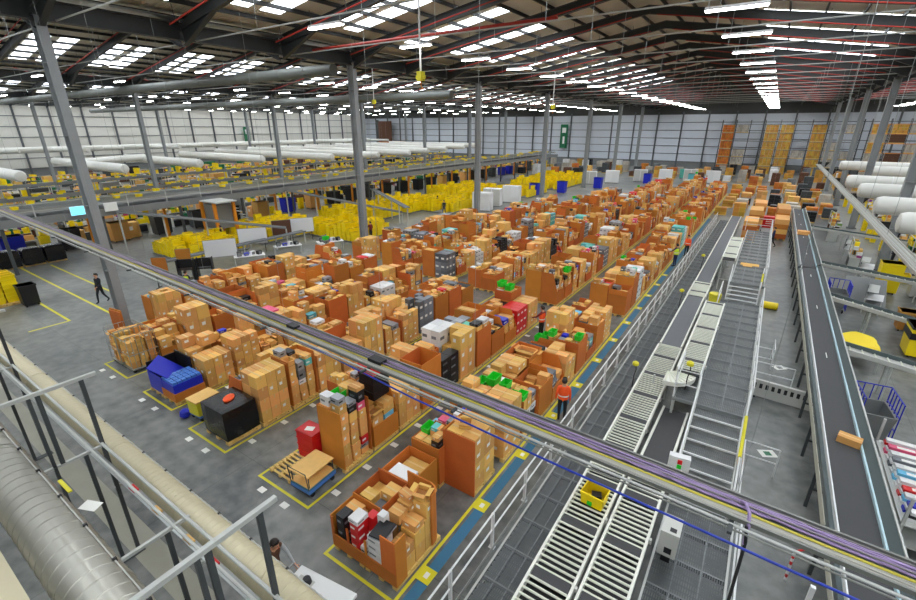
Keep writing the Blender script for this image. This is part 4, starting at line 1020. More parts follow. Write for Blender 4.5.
# blue mesh trolleys under the belt
def mesh_trolley(x, y, label, rz=0):
    t = thing('mesh_trolley', label, 'trolley', (x, y, 0), rz)
    ob('bin', MB().loft([[(-.35, -.5, .25), (.35, -.5, .25), (.35, .5, .25), (-.35, .5, .25)], [(-.45, -.6, 1.15), (.45, -.6, 1.15), (.45, .6, 1.15), (-.45, .6, 1.15)], [(-.4, -.55, 1.15), (.4, -.55, 1.15), (.4, .55, 1.15), (-.4, .55, 1.15)], [(-.32, -.46, .4), (.32, -.46, .4), (.32, .46, .4), (-.32, .46, .4)]], 'panel_grey'), t)
    for sx in (-.48, .48):
        m = MB()
        for i in range(6): m.tube([(sx, -.6+i*.24, .2), (sx, -.6+i*.24, 1.7)], .018, 'blue', 5)
        for z in (.2, .7, 1.2, 1.7): m.tube([(sx, -.62, z), (sx, .62, z)], .02, 'blue', 5)
        ob('mesh_frame', m, t)
    m = MB()
    for i in range(5): m.tube([(-.48+i*.24, .62, .2), (-.48+i*.24, .62, 1.7)], .018, 'blue', 5)
    m.tube([(-.48, .62, 1.7), (.48, .62, 1.7)], .02, 'blue', 5); ob('back_frame', m, t)
    for sx in (-.38, .38):
        for sy in (-.5, .5): ob('castor', MB().tube([(sx-.03, sy, .1), (sx+.03, sy, .1)], .1, 'black', 10), t)
mesh_trolley(4.5, 18.6, 'blue mesh trolley with grey bin under the nearest chute', R(6)); mesh_trolley(4.6, 32.6, 'blue mesh trolley between the first and second chute')
# work benches
def bench(x, y, label, rz=0, w_=1.8):
    t = thing('work_bench', label, 'bench', (x, y, 0), rz)
    ob('top', MB().box(-w_/2, w_/2, -.4, .4, .86, .9, 'white'), t)
    for sx in (-1, 1):
        for sy in (-1, 1): ob('leg', MB().box(sx*(w_/2-.05)-.03, sx*(w_/2-.05)+.03, sy*.36-.03, sy*.36+.03, 0, .86, 'galv_dull'), t)
    ob('back_panel', MB().box(-w_/2, w_/2, .38, .42, .9, 1.7, 'panel_grey'), t); ob('shelf', MB().box(-w_/2, w_/2, -.1, .4, 1.3, 1.33, 'galv_dull'), t)
    ob('monitor', MB().box(-.25, .25, .3, .34, 1.0, 1.3, 'black'), t)
bench(6.4, 33.6, 'white work bench with grey back panel between the chutes, nearer one', R(80)); bench(6.9, 41.2, 'white work bench with grey back panel behind the second chute', R(80)); bench(6.6, 47.2, 'white work bench with grey back panel before the third chute', R(80))
tag(ob('grey_board', MB().bar((6.0, 33.2, .25), (6.0, 34.9, 1.55), 1.9, .05, 'panel_grey', up=(0, -.6, .8))), 'leaning grey board beside the first work bench', 'board')
bench(8.8, 18.6, 'white work bench right of the blue trolley', 0, 2.2)
# heap of yellow bags on a low table
t = thing('low_table', 'low steel table under the heap of yellow bags', 'table', (4.85, 25.3, 0)); ob('top', MB().box(-.7, .7, -1.1, 1.1, .6, .64, 'galv_dull'), t)
for sx in (-.62, .62):
    for sy in (-1.0, 1.0): ob('leg', MB().box(sx-.03, sx+.03, sy-.03, sy+.03, 0, .6, 'galv_dull'), t)
rr_ = random.Random(9)
for k in range(6):
    ring = [(math.cos(a)*(.66+.05*math.sin(3*a+k)), math.sin(a)*(1.0+.06*math.sin(5*a+k))) for a in [q*math.pi/9 for q in range(18)]]
    tag(ob('yellow_bag', MB().loft([[(x*.97, y*.97, 0) for x, y in ring], [(x, y, .03) for x, y in ring], [(x*.9, y*.9, .075) for x, y in ring]], 'yellow'), None, (4.85+rr_.uniform(-.05, .05), 25.3+rr_.uniform(-.08, .08), .641+k*.076), R(rr_.uniform(-5, 5))), f'{nth(k+1)} flat yellow bag from the bottom of the heap on the low table', 'bag', 'heap of yellow bags')
# tall yellow bins and machines
def tall_bin(x, y, w_, d_, h_, m, label, band=False, rz=0):
    t = thing('tall_bin', label, 'bin', (x, y, 0), rz)
    ob('body', MB().loft([[(-w_*.46, -d_*.46, .12), (w_*.46, -d_*.46, .12), (w_*.46, d_*.46, .12), (-w_*.46, d_*.46, .12)], [(-w_/2, -d_/2, h_), (w_/2, -d_/2, h_), (w_/2, d_/2, h_), (-w_/2, d_/2, h_)]], m), t)
    ob('rim', MB().box(-w_/2-.03, w_/2+.03, -d_/2-.03, d_/2+.03, h_-.08, h_, 'black' if band else m), t)
    if band: ob('black_band', MB().box(-w_/2-.02, w_/2+.02, -d_/2-.02, d_/2+.02, h_*.62, h_*.82, 'black'), t)
    for sx in (-.35, .35):
        for sy in (-.35, .35): ob('castor', MB().tube([(sx*w_-.03, sy*d_, .06), (sx*w_+.03, sy*d_, .06)], .06, 'black', 8), t)
tall_bin(7.6, 38.2, 1.1, 1.0, 2.0, 'yellow', 'tall yellow wheeled bin beside the column at the second chute')
tall_bin(7.4, 27.6, 1.2, 1.3, 1.5, 'yellow', 'yellow wheeled bin with black band at the right edge', True)
tall_bin(9.1, 38.0, .9, .9, 1.5, 'machine_grey', 'grey wheeled bin right of the tall yellow bin')
tall_bin(7.5, 31.0, .9, .8, 1.1, 'stack_tan', 'tan wheeled bin above the black-banded yellow bin')
# packaging rack with coloured flat packs
t = thing('packaging_rack', 'steel rack of red white and blue flat packs at the right edge', 'rack', (5.25, 14.9, 0))
for sx in (-.85, .85):
    for sy in (-1.9, 1.9): ob('upright', MB().box(sx-.03, sx+.03, sy-.03, sy+.03, 0, 1.7, 'galv_dull'), t)
for z in (.3, .9): ob('shelf', MB().box(-.88, .88, -1.95, 1.95, z, z+.03, 'galv_dull'), t)
cols_ = ['red', 'pink', 'white_goods', 'grey_pack', 'white_goods', 'cyan', 'white_goods', 'red', 'cyan', 'blue', 'black']
for k, c in enumerate(cols_):
    y = 14.9 + 1.65 - k*.33
    for l in range(3): tag(ob('flat_pack', MB().box(-.78, .78, -.1, .1, 0, .08, c if (l+k) % 2 else 'white_goods').box(-.6, -.2, -.06, .06, .08, .0815, 'paper'), None, (5.25+.03*l, y, .931+l*.085), R((k*7) % 5 - 2)), f'{nth(l+1)} pack from bottom, {nth(k+1)} column from the back of packaging rack', 'pack', 'flat packs on the packaging rack')
tag(ob('yellow_tape_roll', MB().tube([(math.cos(a)*.16, math.sin(a)*.16, 0) for a in [q*math.pi/8 for q in range(17)]], .05, 'yellow', 8), None, (5.6, 17.5, .06)), 'yellow coil lying on the floor beside the packaging rack', 'coil')
tag(ob('bumper_bar', MB().tube([(-.3, 0, 0), (-.3, 0, .8), (.3, 0, .8), (.3, 0, 0)], .035, 'yellow_paint', 8), None, (4.75, 11.6, 0)), 'bent yellow bumper frame at the lower right edge', 'bumper')
tag(ob('white_sack', MB().loft([[(math.cos(a)*r_*1.2, math.sin(a)*r_, z) for a in [q*math.pi/6 for q in range(12)]] for z, r_ in ((0, .45), (.3, .6), (.7, .55), (.95, .3), (1.0, .1))], 'white_goods'), None, (5.2, 10.9, 0)), 'bulging white sack at the lower right edge', 'sack')
# red and white striped post
t = thing('striped_post', 'red and white striped post on the floor at the bottom right', 'post', (2.2, 10.6, 0))
for i in range(9): ob('stripe', MB().tube([(0, 0, i*.1), (0, 0, i*.1+.1)], .03, 'red' if i % 2 else 'white', 8), t)
ob('arm', MB().tube([(0, 0, .9), (.25, .25, .9)], .025, 'red', 8), t)
t = thing('floor_machine', 'dark grey low machine under the belt at the bottom right', 'machine', (2.6, 8.6, 0)); ob('body', MB().box(-.3, .5, -.6, .6, .1, .6, 'guard'), t); ob('lid', MB().box(-.2, .4, -.5, .5, .6, .66, 'black'), t); ob('mast', MB().box(-.3, -.22, .5, .58, .6, 1.5, 'white'), t)
tag(ob('floor_sticker', MB().box(-.25, .25, -.18, .18, 0, .004, 'paper').box(-.1, .1, -.1, .1, .004, .006, 'green_sign'), None, (1.75, 15.6, 0), R(30)), 'white and green sticker on the floor below the near rail', 'sticker')
tag(ob('floor_sticker', MB().box(-.25, .25, -.18, .18, 0, .004, 'paper').box(-.1, .1, -.1, .1, .004, .006, 'panel_grey'), None, (2.05, 22.6, 0), R(40)), 'white sticker on the floor before the slotted barrier', 'sticker')
# clutter beside the columns on the right: stations with totes
def station(x, y, rz, label, hi=1.9, shelves=True, grp='packing stations'):
    t = thing('packing_station', label, 'work station', (x, y, 0), rz, grp)
    ob('table', ST['table'], t); ob('frame', ST['frame'], t); ob('shelf', ST['shelf'], t); ob('monitor', ST['monitor'], t); ob('side_bin', ST[rng.choice(['bin_g', 'bin_y', 'bin_o', 'bin_w'])], t); ob('goods_row', ST['goods%d' % rng.randrange(4)], t)
ST = dict(table=MB().box(-1.0, 1.0, -.4, .4, .84, .9, 'machine_grey').box(-.98, -.92, -.38, .38, 0, .84, 'galv_dull').box(.92, .98, -.38, .38, 0, .84, 'galv_dull'),
    frame=MB().box(-1.0, -.95, .34, .4, .9, 2.1, 'galv_dull').box(.95, 1.0, .34, .4, .9, 2.1, 'galv_dull').box(-1.0, 1.0, .34, .4, 2.05, 2.1, 'galv_dull'),
    shelf=MB().box(-.95, .95, .0, .4, 1.45, 1.48, 'galv_dull'), monitor=MB().box(-.25, .25, .1, .14, .95, 1.3, 'black').box(-.03, .03, .1, .14, .9, .95, 'black'),
    goods0=None, goods1=None, goods2=None, goods3=None,
    bin_g=MB().box(.2, .9, -.35, .3, .9, 1.25, 'green_sign'), bin_y=MB().box(.2, .9, -.35, .3, .9, 1.3, 'yellow'), bin_o=MB().box(.2, .9, -.35, .3, .9, 1.3, 'carton'), bin_w=MB().box(.2, .9, -.35, .3, .9, 1.2, 'white'))
gr_ = random.Random(77)
for k in range(4):
    g = MB(); xx = -.9
    while xx < .8:
        ww = gr_.uniform(.16, .36); g.box(xx, xx+ww-.02, .02, .36, 1.48, 1.48+gr_.uniform(.2, .55), gr_.choice(['green_sign', 'goods_mix', 'black', 'carton', 'sleeve', 'goods_mix', 'yellow', 'white_goods'])); xx += ww
    xx = -.9
    while xx < .1:
        ww = gr_.uniform(.2, .4); g.box(xx, xx+ww-.02, -.35, .0, .9, .9+gr_.uniform(.1, .35), gr_.choice(['goods_mix', 'black', 'carton', 'white_goods'])); xx += ww
    g.box(-.9, .9, -.36, .36, 0.1, .7, gr_.choice(['black', 'dark_steel', 'cloth_brown'])); ST['goods%d' % k] = g
for k in range(14):
    x, y = 10.5 + (k % 2)*3.2, 42 + (k//2)*6.0
    station(x, y, R(90), f'packing station right of the columns, {nth(k//2+1)} from the camera in the {("left", "right")[k % 2]} line')
    for j in range(3): put_tote('yellow', x-.2, y-.6+j*.5, 1.48, R(90), 'on the packing stations right of the columns', 'totes right of the columns')
    if k % 2 == 0:
        for l in range(4): put_tote('yellow', x-1.4, y+1.6, l*.27, 0, 'stacked between the packing stations right of the columns', 'totes right of the columns')
    put_carton(x+.3, y+1.5, 0, .9, 1.0, 1.2, 0, 'standing between the right-hand packing stations', 'cartons right of the columns')

rk_ = random.Random(55)
for k, (x, y) in enumerate(((6.0, 54.5), (6.4, 58.5), (9.8, 33.0), (11.6, 27.0), (12.4, 33.5), (10.2, 41.0), (6.6, 44.4))):
    station(x, y, R(90 + rk_.uniform(-8, 8)), f'packing station among the chutes, {nth(k+1)} counted', grp='packing stations among the chutes')
for k in range(46):
    x, y = rk_.uniform(8.9, 16), rk_.uniform(24, 64)
    if any(abs(y-c) < 1.0 for c in (22, 29, 36.3, 50)) or abs(x-10.5) < 1.2 and y > 40 or abs(x-13.7) < 1.2 and y > 40: continue
    if k % 3: 
        for l in range(rk_.choice([2, 3, 5])): put_tote('yellow', x, y, l*.25, R(rk_.uniform(-8, 8)), 'stacked on the floor right of the right-hand columns', 'loose totes right of the columns', 1.15)
    else: put_carton(x, y, 0, .9, 1.0, rk_.uniform(.7, 1.4), R(rk_.uniform(-6, 6)), 'standing on the floor right of the columns', 'cartons right of the columns')
# area beyond the platforms: cardboard stacks, red box on a cart
cs = MB()
for l in range(5): cs.box(-.55, .55, -1.5, 1.5, .15+l*.42, .15+l*.42+.405, 'sleeve')
for k, (x, y, lab) in enumerate(((-.6, 50.5, 'tall brown cardboard block left of the red box'), (-.4, 54.5, 'brown cardboard block behind the left one'), (1.8, 53.0, 'brown cardboard block beside the dark belt'), (1.85, 57.0, 'brown cardboard block behind the one beside the belt'), (1.9, 61.5, 'brown cardboard block farthest along the dark belt'), (-.2, 60.0, 'brown cardboard block beyond the red box'))):
    t = thing('carton_block', lab, 'carton block', (x, y, 0)); ob('pallet', PAL, t, M=Matrix.Diagonal((1.1, 2.4, 1, 1)))
    for l in range(4 + (k % 2)): ob('layer', MB().box(-.55, .55, -1.5, 1.5, .15+l*.45, .15+l*.45+.44, ('sleeve', 'carton')[(k+l) % 2]), t)
t = thing('hand_cart', 'steel cart carrying the red box at the far end of the aisle', 'cart', (.9, 55.5, 0)); ob('deck', MB().box(-.7, .7, -.5, .5, .4, .46, 'galv_dull'), t)
for sx in (-.6, .6):
    for sy in (-.4, .4): ob('wheel', MB().tube([(sx-.03, sy, .12), (sx+.03, sy, .12)], .12, 'black', 8).box(sx-.03, sx+.03, sy-.03, sy+.03, .12, .4, 'galv_dull'), t)
t = thing('red_box', 'bright red box with white print on the steel cart', 'box', (.9, 55.4, .46)); ob('body', MB().box(-.6, .6, -.4, .4, 0, 1.1, 'red'), t)
for z in (.4, .6, .8): ob('print', MB().box(-.35, .35, -.41, -.4, z, z+.07, 'paper'), t)
# pallet racking against the end wall
def rack(x0, n, y, label, idx):
    t = thing('pallet_rack', label, 'rack', (x0, y, 0)); w_ = 2.8
    up = MB().box(-.05, .05, -.05, .05, 0, 11.5, 'dark_steel').box(-.05, .05, 1.05, 1.15, 0, 11.5, 'dark_steel')
    for z in range(0, 11): up.bar((0, 0, z), (0, 1.1, z+1), .03, .03, 'dark_steel')
    for i in range(n+1): ob('upright', up, t, (i*w_, 0, 0))
    bm = MB().box(0, n*w_, -.04, .02, 0, .11, 'orange_steel' if idx % 2 else 'panel_grey').box(0, n*w_, 1.06, 1.14, 0, .11, 'panel_grey')
    for j in range(6): ob('beam', bm, t, (0, 0, 1.7+j*1.75))
    return t
rr_ = random.Random(21)
LOADS = {}
def load_mb(m, nx, nz, h):
    k = (m, nx, nz, h)
    if k not in LOADS:
        q = MB()
        q.box(-.39, .39, -.5, .5, 0, .12, 'wood')
        for i in range(nx):
            for l in range(nz): q.box(-.38+i*.76/nx+.005, -.38+(i+1)*.76/nx-.005, -.48, .48, .12+l*(h-.12)/nz, .12+(l+1)*(h-.12)/nz-.015, m)
        LOADS[k] = q
    return LOADS[k]
for idx, (x0, n, y) in enumerate(((-11.5, 9, 126.5), (14.4, 10, 122.0))):
    rack(x0, n, y, ('tall pallet rack against the end wall beyond the aisle', 'tall pallet rack behind the right-hand columns')[idx], idx)
    for i in range(n):
        for j in range(6):
            dense = (idx == 0 and i in (0, 3, 4, 6)) or (idx == 1 and rr_.random() < .93)
            if not dense and rr_.random() < .6: continue
            m = ('sleeve' if i == 0 else 'stack_tan') if idx == 0 else rr_.choice(['stack_grey', 'stack_tan', 'stack_grey', 'stack_grey', 'cloth_brown', 'grey_pack'])
            if idx == 0 and not dense: m = 'stack_grey'
            for si, s in enumerate((.62, 1.42, 2.2)):
                z = 1.82+(j-1)*1.75 if j else 0
                reg('load', 'pallet_load', 'pallet load', f'{("left", "middle", "right")[si]} pallet load on {nth(j+1)} level of {nth(i+1)} bay, {("end wall", "right-hand")[idx]} rack', 'pallet loads in the racking', TM(x0+i*2.8+s, y+.55, z), [('*', load_mb(m, 3, 3, 1.62))], 1.5, 'more pallet loads')
# ================================================================== LEFT: TOTES, BOARDS, RAISED CONVEYOR, PACKING HALL
rl = random.Random(31)
# stacks of yellow totes on the open floor
zones = [(-41.6, -36.6, 16.6, 21.6), (-42.6, -37.0, 23.6, 30.6), (-36.4, -30.6, 28.6, 34.0), (-41.5, -36.0, 34, 41.5), (-42.0, -36.0, 43, 50), (-36.5, -31.5, 45.5, 51.5), (-43, -34, 56, 66), (-34, -29.5, 63, 70), (-38, -29, 74, 92)]
for zi, (xa, xb, ya, yb) in enumerate(zones):
    x = xa; xi = 0
    while x < xb:
        y = ya; xi += 1; yi = 0
        while y < yb:
            yi += 1
            if rl.random() < .86:
                n = rl.choice([3, 4, 4, 5, 6])
                for l in range(n): put_tote('yellow', x+rl.uniform(-.03, .03), y+rl.uniform(-.03, .03), .15+l*.24, R(rl.uniform(-4, 4)), f'{nth(l+1)} up, {nth(yi)} stack of {nth(xi)} line, {nth(zi+1)} tote block', f'yellow totes in block {zi+1}', 1.15)
            y += .78
        x += .56
        if rl.random() < .18: x += .7
    t = thing('dolly_mat', f'grey dolly base under the {nth(zi+1)} block of yellow totes from the camera', 'dolly', ((xa+xb)/2, (ya+yb)/2, 0))
    ob('base', MB().box(-(xb-xa)/2-.3, (xb-xa)/2+.1, -(yb-ya)/2-.4, (yb-ya)/2, .05, .14, 'panel_grey'), t)
    ob('wheel', MB().box(-(xb-xa)/2, (xb-xa)/2, -(yb-ya)/2, -(yb-ya)/2+.2, 0, .05, 'black').box(-(xb-xa)/2, (xb-xa)/2, (yb-ya)/2-.3, (yb-ya)/2-.1, 0, .05, 'black'), t)
# black covered pallets and yellow crates at the left edge
for k in range(4):
    x, y = -46.4 + .05*k, 6.9 + k*1.35
    t = thing('covered_pallet', f'pallet under a black cover at the left edge, {nth(k+1)} from the left', 'covered pallet', (x, y, 0), group='black covered pallets'); ob('pallet', PAL, t)
    bx = [(-.56, -.6), (0, -.63), (.56, -.6), (.6, 0), (.56, .6), (0, .62), (-.56, .6), (-.6, 0)]
    ob('cover', MB().loft([[(a, b, .12) for a, b in bx], [(a*1.03, b*1.02, .7) for a, b in bx], [(a*.98, b*.98, 1.25) for a, b in bx], [(a*.7, b*.7, 1.34) for a, b in bx]], 'black_film'), t)
for i in range(3):
    for j in range(2):
        for l in range(6): put_tote('yellow', -36.9+i*.62-.9, 5.4+j*.75, .15+l*.25, 0, 'in the crate block at the left edge', 'yellow totes at the left edge', 1.2)
t = thing('wooden_pallet', 'wooden pallet under the yellow totes at the left edge', 'pallet', (-37.2, 5.8, 0)); ob('deck', PAL, t, M=Matrix.Diagonal((2.0, 1.4, 1, 1)))
tall_bin(-35.4, 6.6, .8, .8, 1.3, 'black', 'black wheeled bin beside the yellow totes at the left edge')
# whiteboards, desks and stands in front of the totes
def board(x, y, rz, label, m='white', w_=2.2):
    t = thing('standing_board', label, 'board', (x, y, 0), rz)
    ob('panel', MB().box(-w_/2, w_/2, -.02, .02, .75, 2.05, m), t); ob('border', MB().box(-w_/2-.03, w_/2+.03, .02, .03, .72, 2.08, 'panel_grey'), t)
    for s in (-1, 1): ob('leg', MB().box(s*w_/2*.8-.03, s*w_/2*.8+.03, -.03, .03, 0, .75, 'dark_steel').box(s*w_/2*.8-.03, s*w_/2*.8+.03, -.35, .35, 0, .05, 'dark_steel'), t)
board(-33.6, 17.6, R(60), 'standing whiteboard nearest the camera before the yellow totes'); board(-35.3, 21.4, R(55), 'second standing whiteboard before the yellow totes'); board(-35.6, 26.6, R(60), 'third standing whiteboard right of the grey shelf unit'); board(-36.2, 24.9, R(60), 'brown notice board left of the third whiteboard', 'cloth_brown', 1.6)
board(-32.0, 12.6, R(40), 'small brown cardboard sign standing by the cable tray', 'sleeve', .9); board(-33.0, 14.6, R(50), 'tall brown sign panel before the nearest whiteboard', 'sleeve', .9)
def desk(x, y, rz, label):
    t = thing('desk', label, 'desk', (x, y, 0), rz); ob('top', MB().box(-1.1, 1.1, -.4, .4, .72, .76, 'white'), t)
    for sx in (-1, 1):
        for sy in (-1, 1): ob('leg', MB().box(sx*1.04-.025, sx*1.04+.025, sy*.35-.025, sy*.35+.025, 0, .72, 'galv_dull'), t)
    for k, (dx, m, h) in enumerate(((-.7, 'black', .35), (-.2, 'blue', .2), (.25, 'white', .3), (.7, 'black', .28))): tag(ob('desk_item', MB().box(-.16, .16, -.14, .14, 0, h, m).box(-.12, .12, -.145, -.14, .04, h-.04, 'panel_grey'), None, (x+dx*math.cos(rz), y+dx*math.sin(rz), .761), rz+.2*k), f'{PNAME.get(m, m)} item, {nth(k+1)} along on the {label}', 'desk item')
desk(-32.2, 19.0, R(62), 'white desk before the nearest whiteboard'); desk(-32.4, 22.6, R(62), 'white desk before the second whiteboard'); desk(-30.6, 25.6, R(62), 'white desk beside the second column')
def av_stand(x, y, label):
    t = thing('screen_stand', label, 'stand', (x, y, 0), R(50)); ob('frame', MB().box(-.5, -.44, -.3, .3, 0, 1.7, 'black').box(.44, .5, -.3, .3, 0, 1.7, 'black').box(-.5, .5, -.3, .3, 1.0, 1.05, 'black').box(-.5, .5, -.3, .3, .3, .35, 'black'), t); ob('screen', MB().box(-.5, .5, -.03, .03, 1.1, 1.7, 'black'), t)
av_stand(-31.6, 14.0, 'black screen stand left of the nearest whiteboard'); av_stand(-30.9, 14.9, 'black screen stand close to the nearest whiteboard')
# white cabins behind the pallets
for k, (x, y) in enumerate(((-29.8, 50), (-30.6, 54), (-29.8, 58), (-28, 86), (-25, 90), (-21, 95), (-17, 98), (-13, 101), (-9, 100))):
    t = thing('white_cabinet', f'white cabinet behind the pallets, {nth(k+1)} from the left', 'cabinet', (x, y, 0), R(10), 'white cabinets behind the pallets')
    ob('body', MB().box(-1.2, 1.2, -.6, .6, .1, 2.3, 'white'), t); ob('plinth', MB().box(-1.15, 1.15, -.55, .55, 0, .1, 'panel_grey'), t)
    for s in (-.6, .6): ob('door', MB().box(s-.55, s+.55, -.63, -.6, .15, 2.25, 'machine_grey' if k % 2 else 'white'), t)
for k, (x, y, m) in enumerate(((-27.5, 71, 'blue'), (-24.5, 80, 'blue'), (-19, 92, 'blue'), (-12, 96, 'teal'), (-15, 106, 'teal'), (-30, 66, 'blue'))):
    tall_bin(x, y, 1.3, 1.2, 1.9, m, f'{PNAME[m]} tall bin behind the pallets, {nth(k+1)} in the line')
# raised conveyor deck
XM0, XM1, ZM = -47.2, -43.6, 3.7
t = thing('raised_conveyor', 'long raised conveyor deck on posts behind the yellow totes', 'conveyor', ((XM0+XM1)/2, 0, 0))
ob('deck', MB().box(-1.8, 1.8, -6, 108, ZM, ZM+.12, 'panel_grey'), t); ob('edge_beam', MB().box(1.8, 1.86, -6, 108, ZM-.35, ZM+.2, 'panel_grey'), t); ob('edge_beam', MB().box(-1.86, -1.8, -6, 108, ZM-.35, ZM+.2, 'panel_grey'), t)
ob('belt', MB().box(-.9, -.1, -6, 108, ZM+.75, ZM+.8, 'belt'), t); ob('belt', MB().box(.3, 1.1, -6, 108, ZM+.55, ZM+.6, 'belt'), t)
for x in (-.95, -.05, .25, 1.15): ob('belt_side', MB().box(x-.03, x+.03, -6, 108, ZM+.45, ZM+.92 if x < 0 else ZM+.75, 'galv'), t)
for z in (.6, 1.1): ob('hand_rail', MB().box(1.76, 1.8, -6, 108, ZM+z, ZM+z+.04, 'galv_dull'), t)
rp = MB().box(1.75, 1.81, -.03, .03, ZM, ZM+1.12, 'galv_dull'); lp = MB().box(-1.7, -1.5, -.1, .1, 0, ZM, 'orange_steel').box(1.6, 1.75, -.1, .1, 0, ZM, 'dark_steel').box(-1.7, 1.7, -.06, .06, ZM-.3, ZM, 'dark_steel')
for i in range(38): ob('rail_post', rp, t, (0, -5+i*3, 0))
for i in range(19): ob('leg', lp, t, (0, -4+i*6, 0))
for i in range(60): put_tote('yellow', (XM0+XM1)/2 + rl.choice([-.5, .7]), 4+i*1.7+rl.uniform(-.4, .4), ZM+(.8 if rl.random() < .5 else .62), R(90), 'riding on the raised conveyor deck', 'totes on the raised conveyor')
# screens hung on the deck
for (y, m, lab) in ((12.4, 'screen', 'bright cyan screen on the raised conveyor beside the front column'), (14.6, 'paper', 'pale notice panel on the raised conveyor right of the front column')):
    t = thing('hanging_screen', lab, 'screen', (XM1+.35, y, ZM-.3)); ob('panel', MB().box(.05, .1, -.42, .42, .35, .95, m), t); ob('backing', MB().box(0, .05, -.46, .46, .31, .99, 'white'), t); ob('bracket', MB().box(-.3, 0, -.05, .05, .6, .7, 'dark_steel'), t)
# lower spur conveyors and stairs in front of the deck
def spur(p, q, label, w_=.5):
    p = Vector(p); q = Vector(q); t = thing('spur_conveyor', label, 'conveyor', p); d = q-p
    ob('belt', MB().bar((0, 0, 0), d, w_, .05, 'belt_grey'), t); sd = Vector((-d.y, d.x, 0)).normalized()*w_/2
    for s in (-1, 1): ob('side_rail', MB().bar(sd*s, d+sd*s, .05, .14, 'panel_grey'), t)
    n = max(2, int(d.length/3))
    for i in range(n+1):
        c = d*(i/n); ob('leg', MB().box(c.x-.05, c.x+.05, c.y-.05, c.y+.05, -p.z, c.z-.1, 'galv_dull'), t)
spur((-43.4, 15.0, 3.6), (-35.0, 24.5, 1.6), 'sloping spur conveyor coming down from the raised deck')
spur((-43.4, 31.0, 3.6), (-33.0, 38.0, 1.2), 'sloping spur conveyor behind the second column')
spur((-30.5, 36.0, 2.2), (-43.2, 44.0, 2.4), 'spur conveyor before the third column')
spur((-34.5, 14.0, 1.1), (-34.5, 26.0, 1.1), 'low spur conveyor behind the whiteboards')
t = thing('stair_tower', 'grey stair tower with orange posts at the raised conveyor', 'stairs', (-42.0, 22.5, 0))
ob('tower', MB().box(-.9, .9, -.8, .8, 1.2, 3.4, 'panel_grey'), t); ob('landing', MB().box(-1.1, 1.6, -1, 1, ZM-.1, ZM, 'galv_dull'), t)
for sx in (-1.1, 1.1):
    for sy in (-.9, .9): ob('post', MB().box(sx-.12, sx+.12, sy-.12, sy+.12, 0, 3.6, 'orange_steel'), t)
for i in range(10): ob('step', MB().box(-.4, .4, 1.0+i*.28, 1.25+i*.28, 3.4-i*.34, 3.45-i*.34, 'galv_dull'), t)
# dark undercroft goods below the deck
for k in range(26):
    y = 2 + k*3.7; m = rl.choice(['black', 'dark_steel', 'black', 'carton', 'black', 'blue'])
    tall_bin(-49.6+rl.uniform(-.4, .4), y, 1.2, 1.5, 1.8, m, f'bin under the raised conveyor, {nth(k+1)} from the left', rz=R(rl.uniform(-5, 5)))
# mixed loads standing on the floor before the end wall
fl_ = random.Random(91)
for a in range(7):
    for b in range(30):
        x = -62 + b*2.5 + fl_.uniform(-.5, .5); y = 97 + a*3.9 + fl_.uniform(-.6, .6)
        if x > -32 and y < 104 and x < -4: continue
        if fl_.random() < .3 or (8 < x < 9) or -27.9 < x < -26.5 or (x > -13 and y > 125): continue
        m = fl_.choice(['white_goods', 'stack_grey', 'carton', 'black', 'sleeve', 'dark_steel', 'panel_grey', 'cloth_brown', 'stack_grey', 'grey_pack', 'stack_tan', 'black'])
        h_ = fl_.choice([1.1, 1.5, 1.9, 2.3])
        reg('load', 'pallet_load', 'pallet load', f'{m.split("_")[0]} pallet load, {nth(b+1)} from left in {nth(a+1)} line before the end wall', 'loads before the end wall', TM(x, y, 0, 0, 1.7, 1.5, 1), [('*', load_mb(m, 2, 3, h_))], 1.2, 'more pallet loads')
# goods right of the far belt
for a in range(20):
    for b in range(9):
        x = 9.6 + b*3.4 + fl_.uniform(-.6, .6); y = 56 + a*3.2 + fl_.uniform(-.6, .6)
        if fl_.random() < .25 or (b < 2 and y < 86 and b % 2 == 0): continue
        m = fl_.choice(['carton', 'sleeve', 'stack_tan', 'black', 'dark_steel', 'stack_grey', 'yellow', 'carton', 'cloth_brown'])
        reg('load', 'pallet_load', 'pallet load', f'{m.split("_")[0]} pallet load, {nth(b+1)} from left in {nth(a+1)} line right of the far belt', 'loads right of the far belt', TM(x, y, 0, 0, 1.6, 1.3, 1), [('*', load_mb(m, 2, 3, fl_.choice([1.0, 1.3, 1.6])))], 1.1, 'more pallet loads')
for a in range(9):
    for b in range(7):
        x = -4 + b*1.75 + fl_.uniform(-.2, .2); y = 64 + a*3.4 + fl_.uniform(-.5, .5)
        if 2.2 < x < 4.4 and y < 64 or fl_.random() < .15: continue
        m = fl_.choice(['carton', 'sleeve', 'carton', 'black', 'stack_tan', 'stack_grey', 'sleeve', 'dark_steel'])
        reg('load', 'pallet_load', 'pallet load', f'{m.split("_")[0]} pallet load, {nth(b+1)} from left in {nth(a+1)} line beyond the conveyors', 'loads beyond the conveyors', TM(x, y, 0, 0, 1.6, 1.3, 1), [('*', load_mb(m, 2, 3, fl_.choice([.9, 1.2, 1.6])))], 1.1, 'more pallet loads')
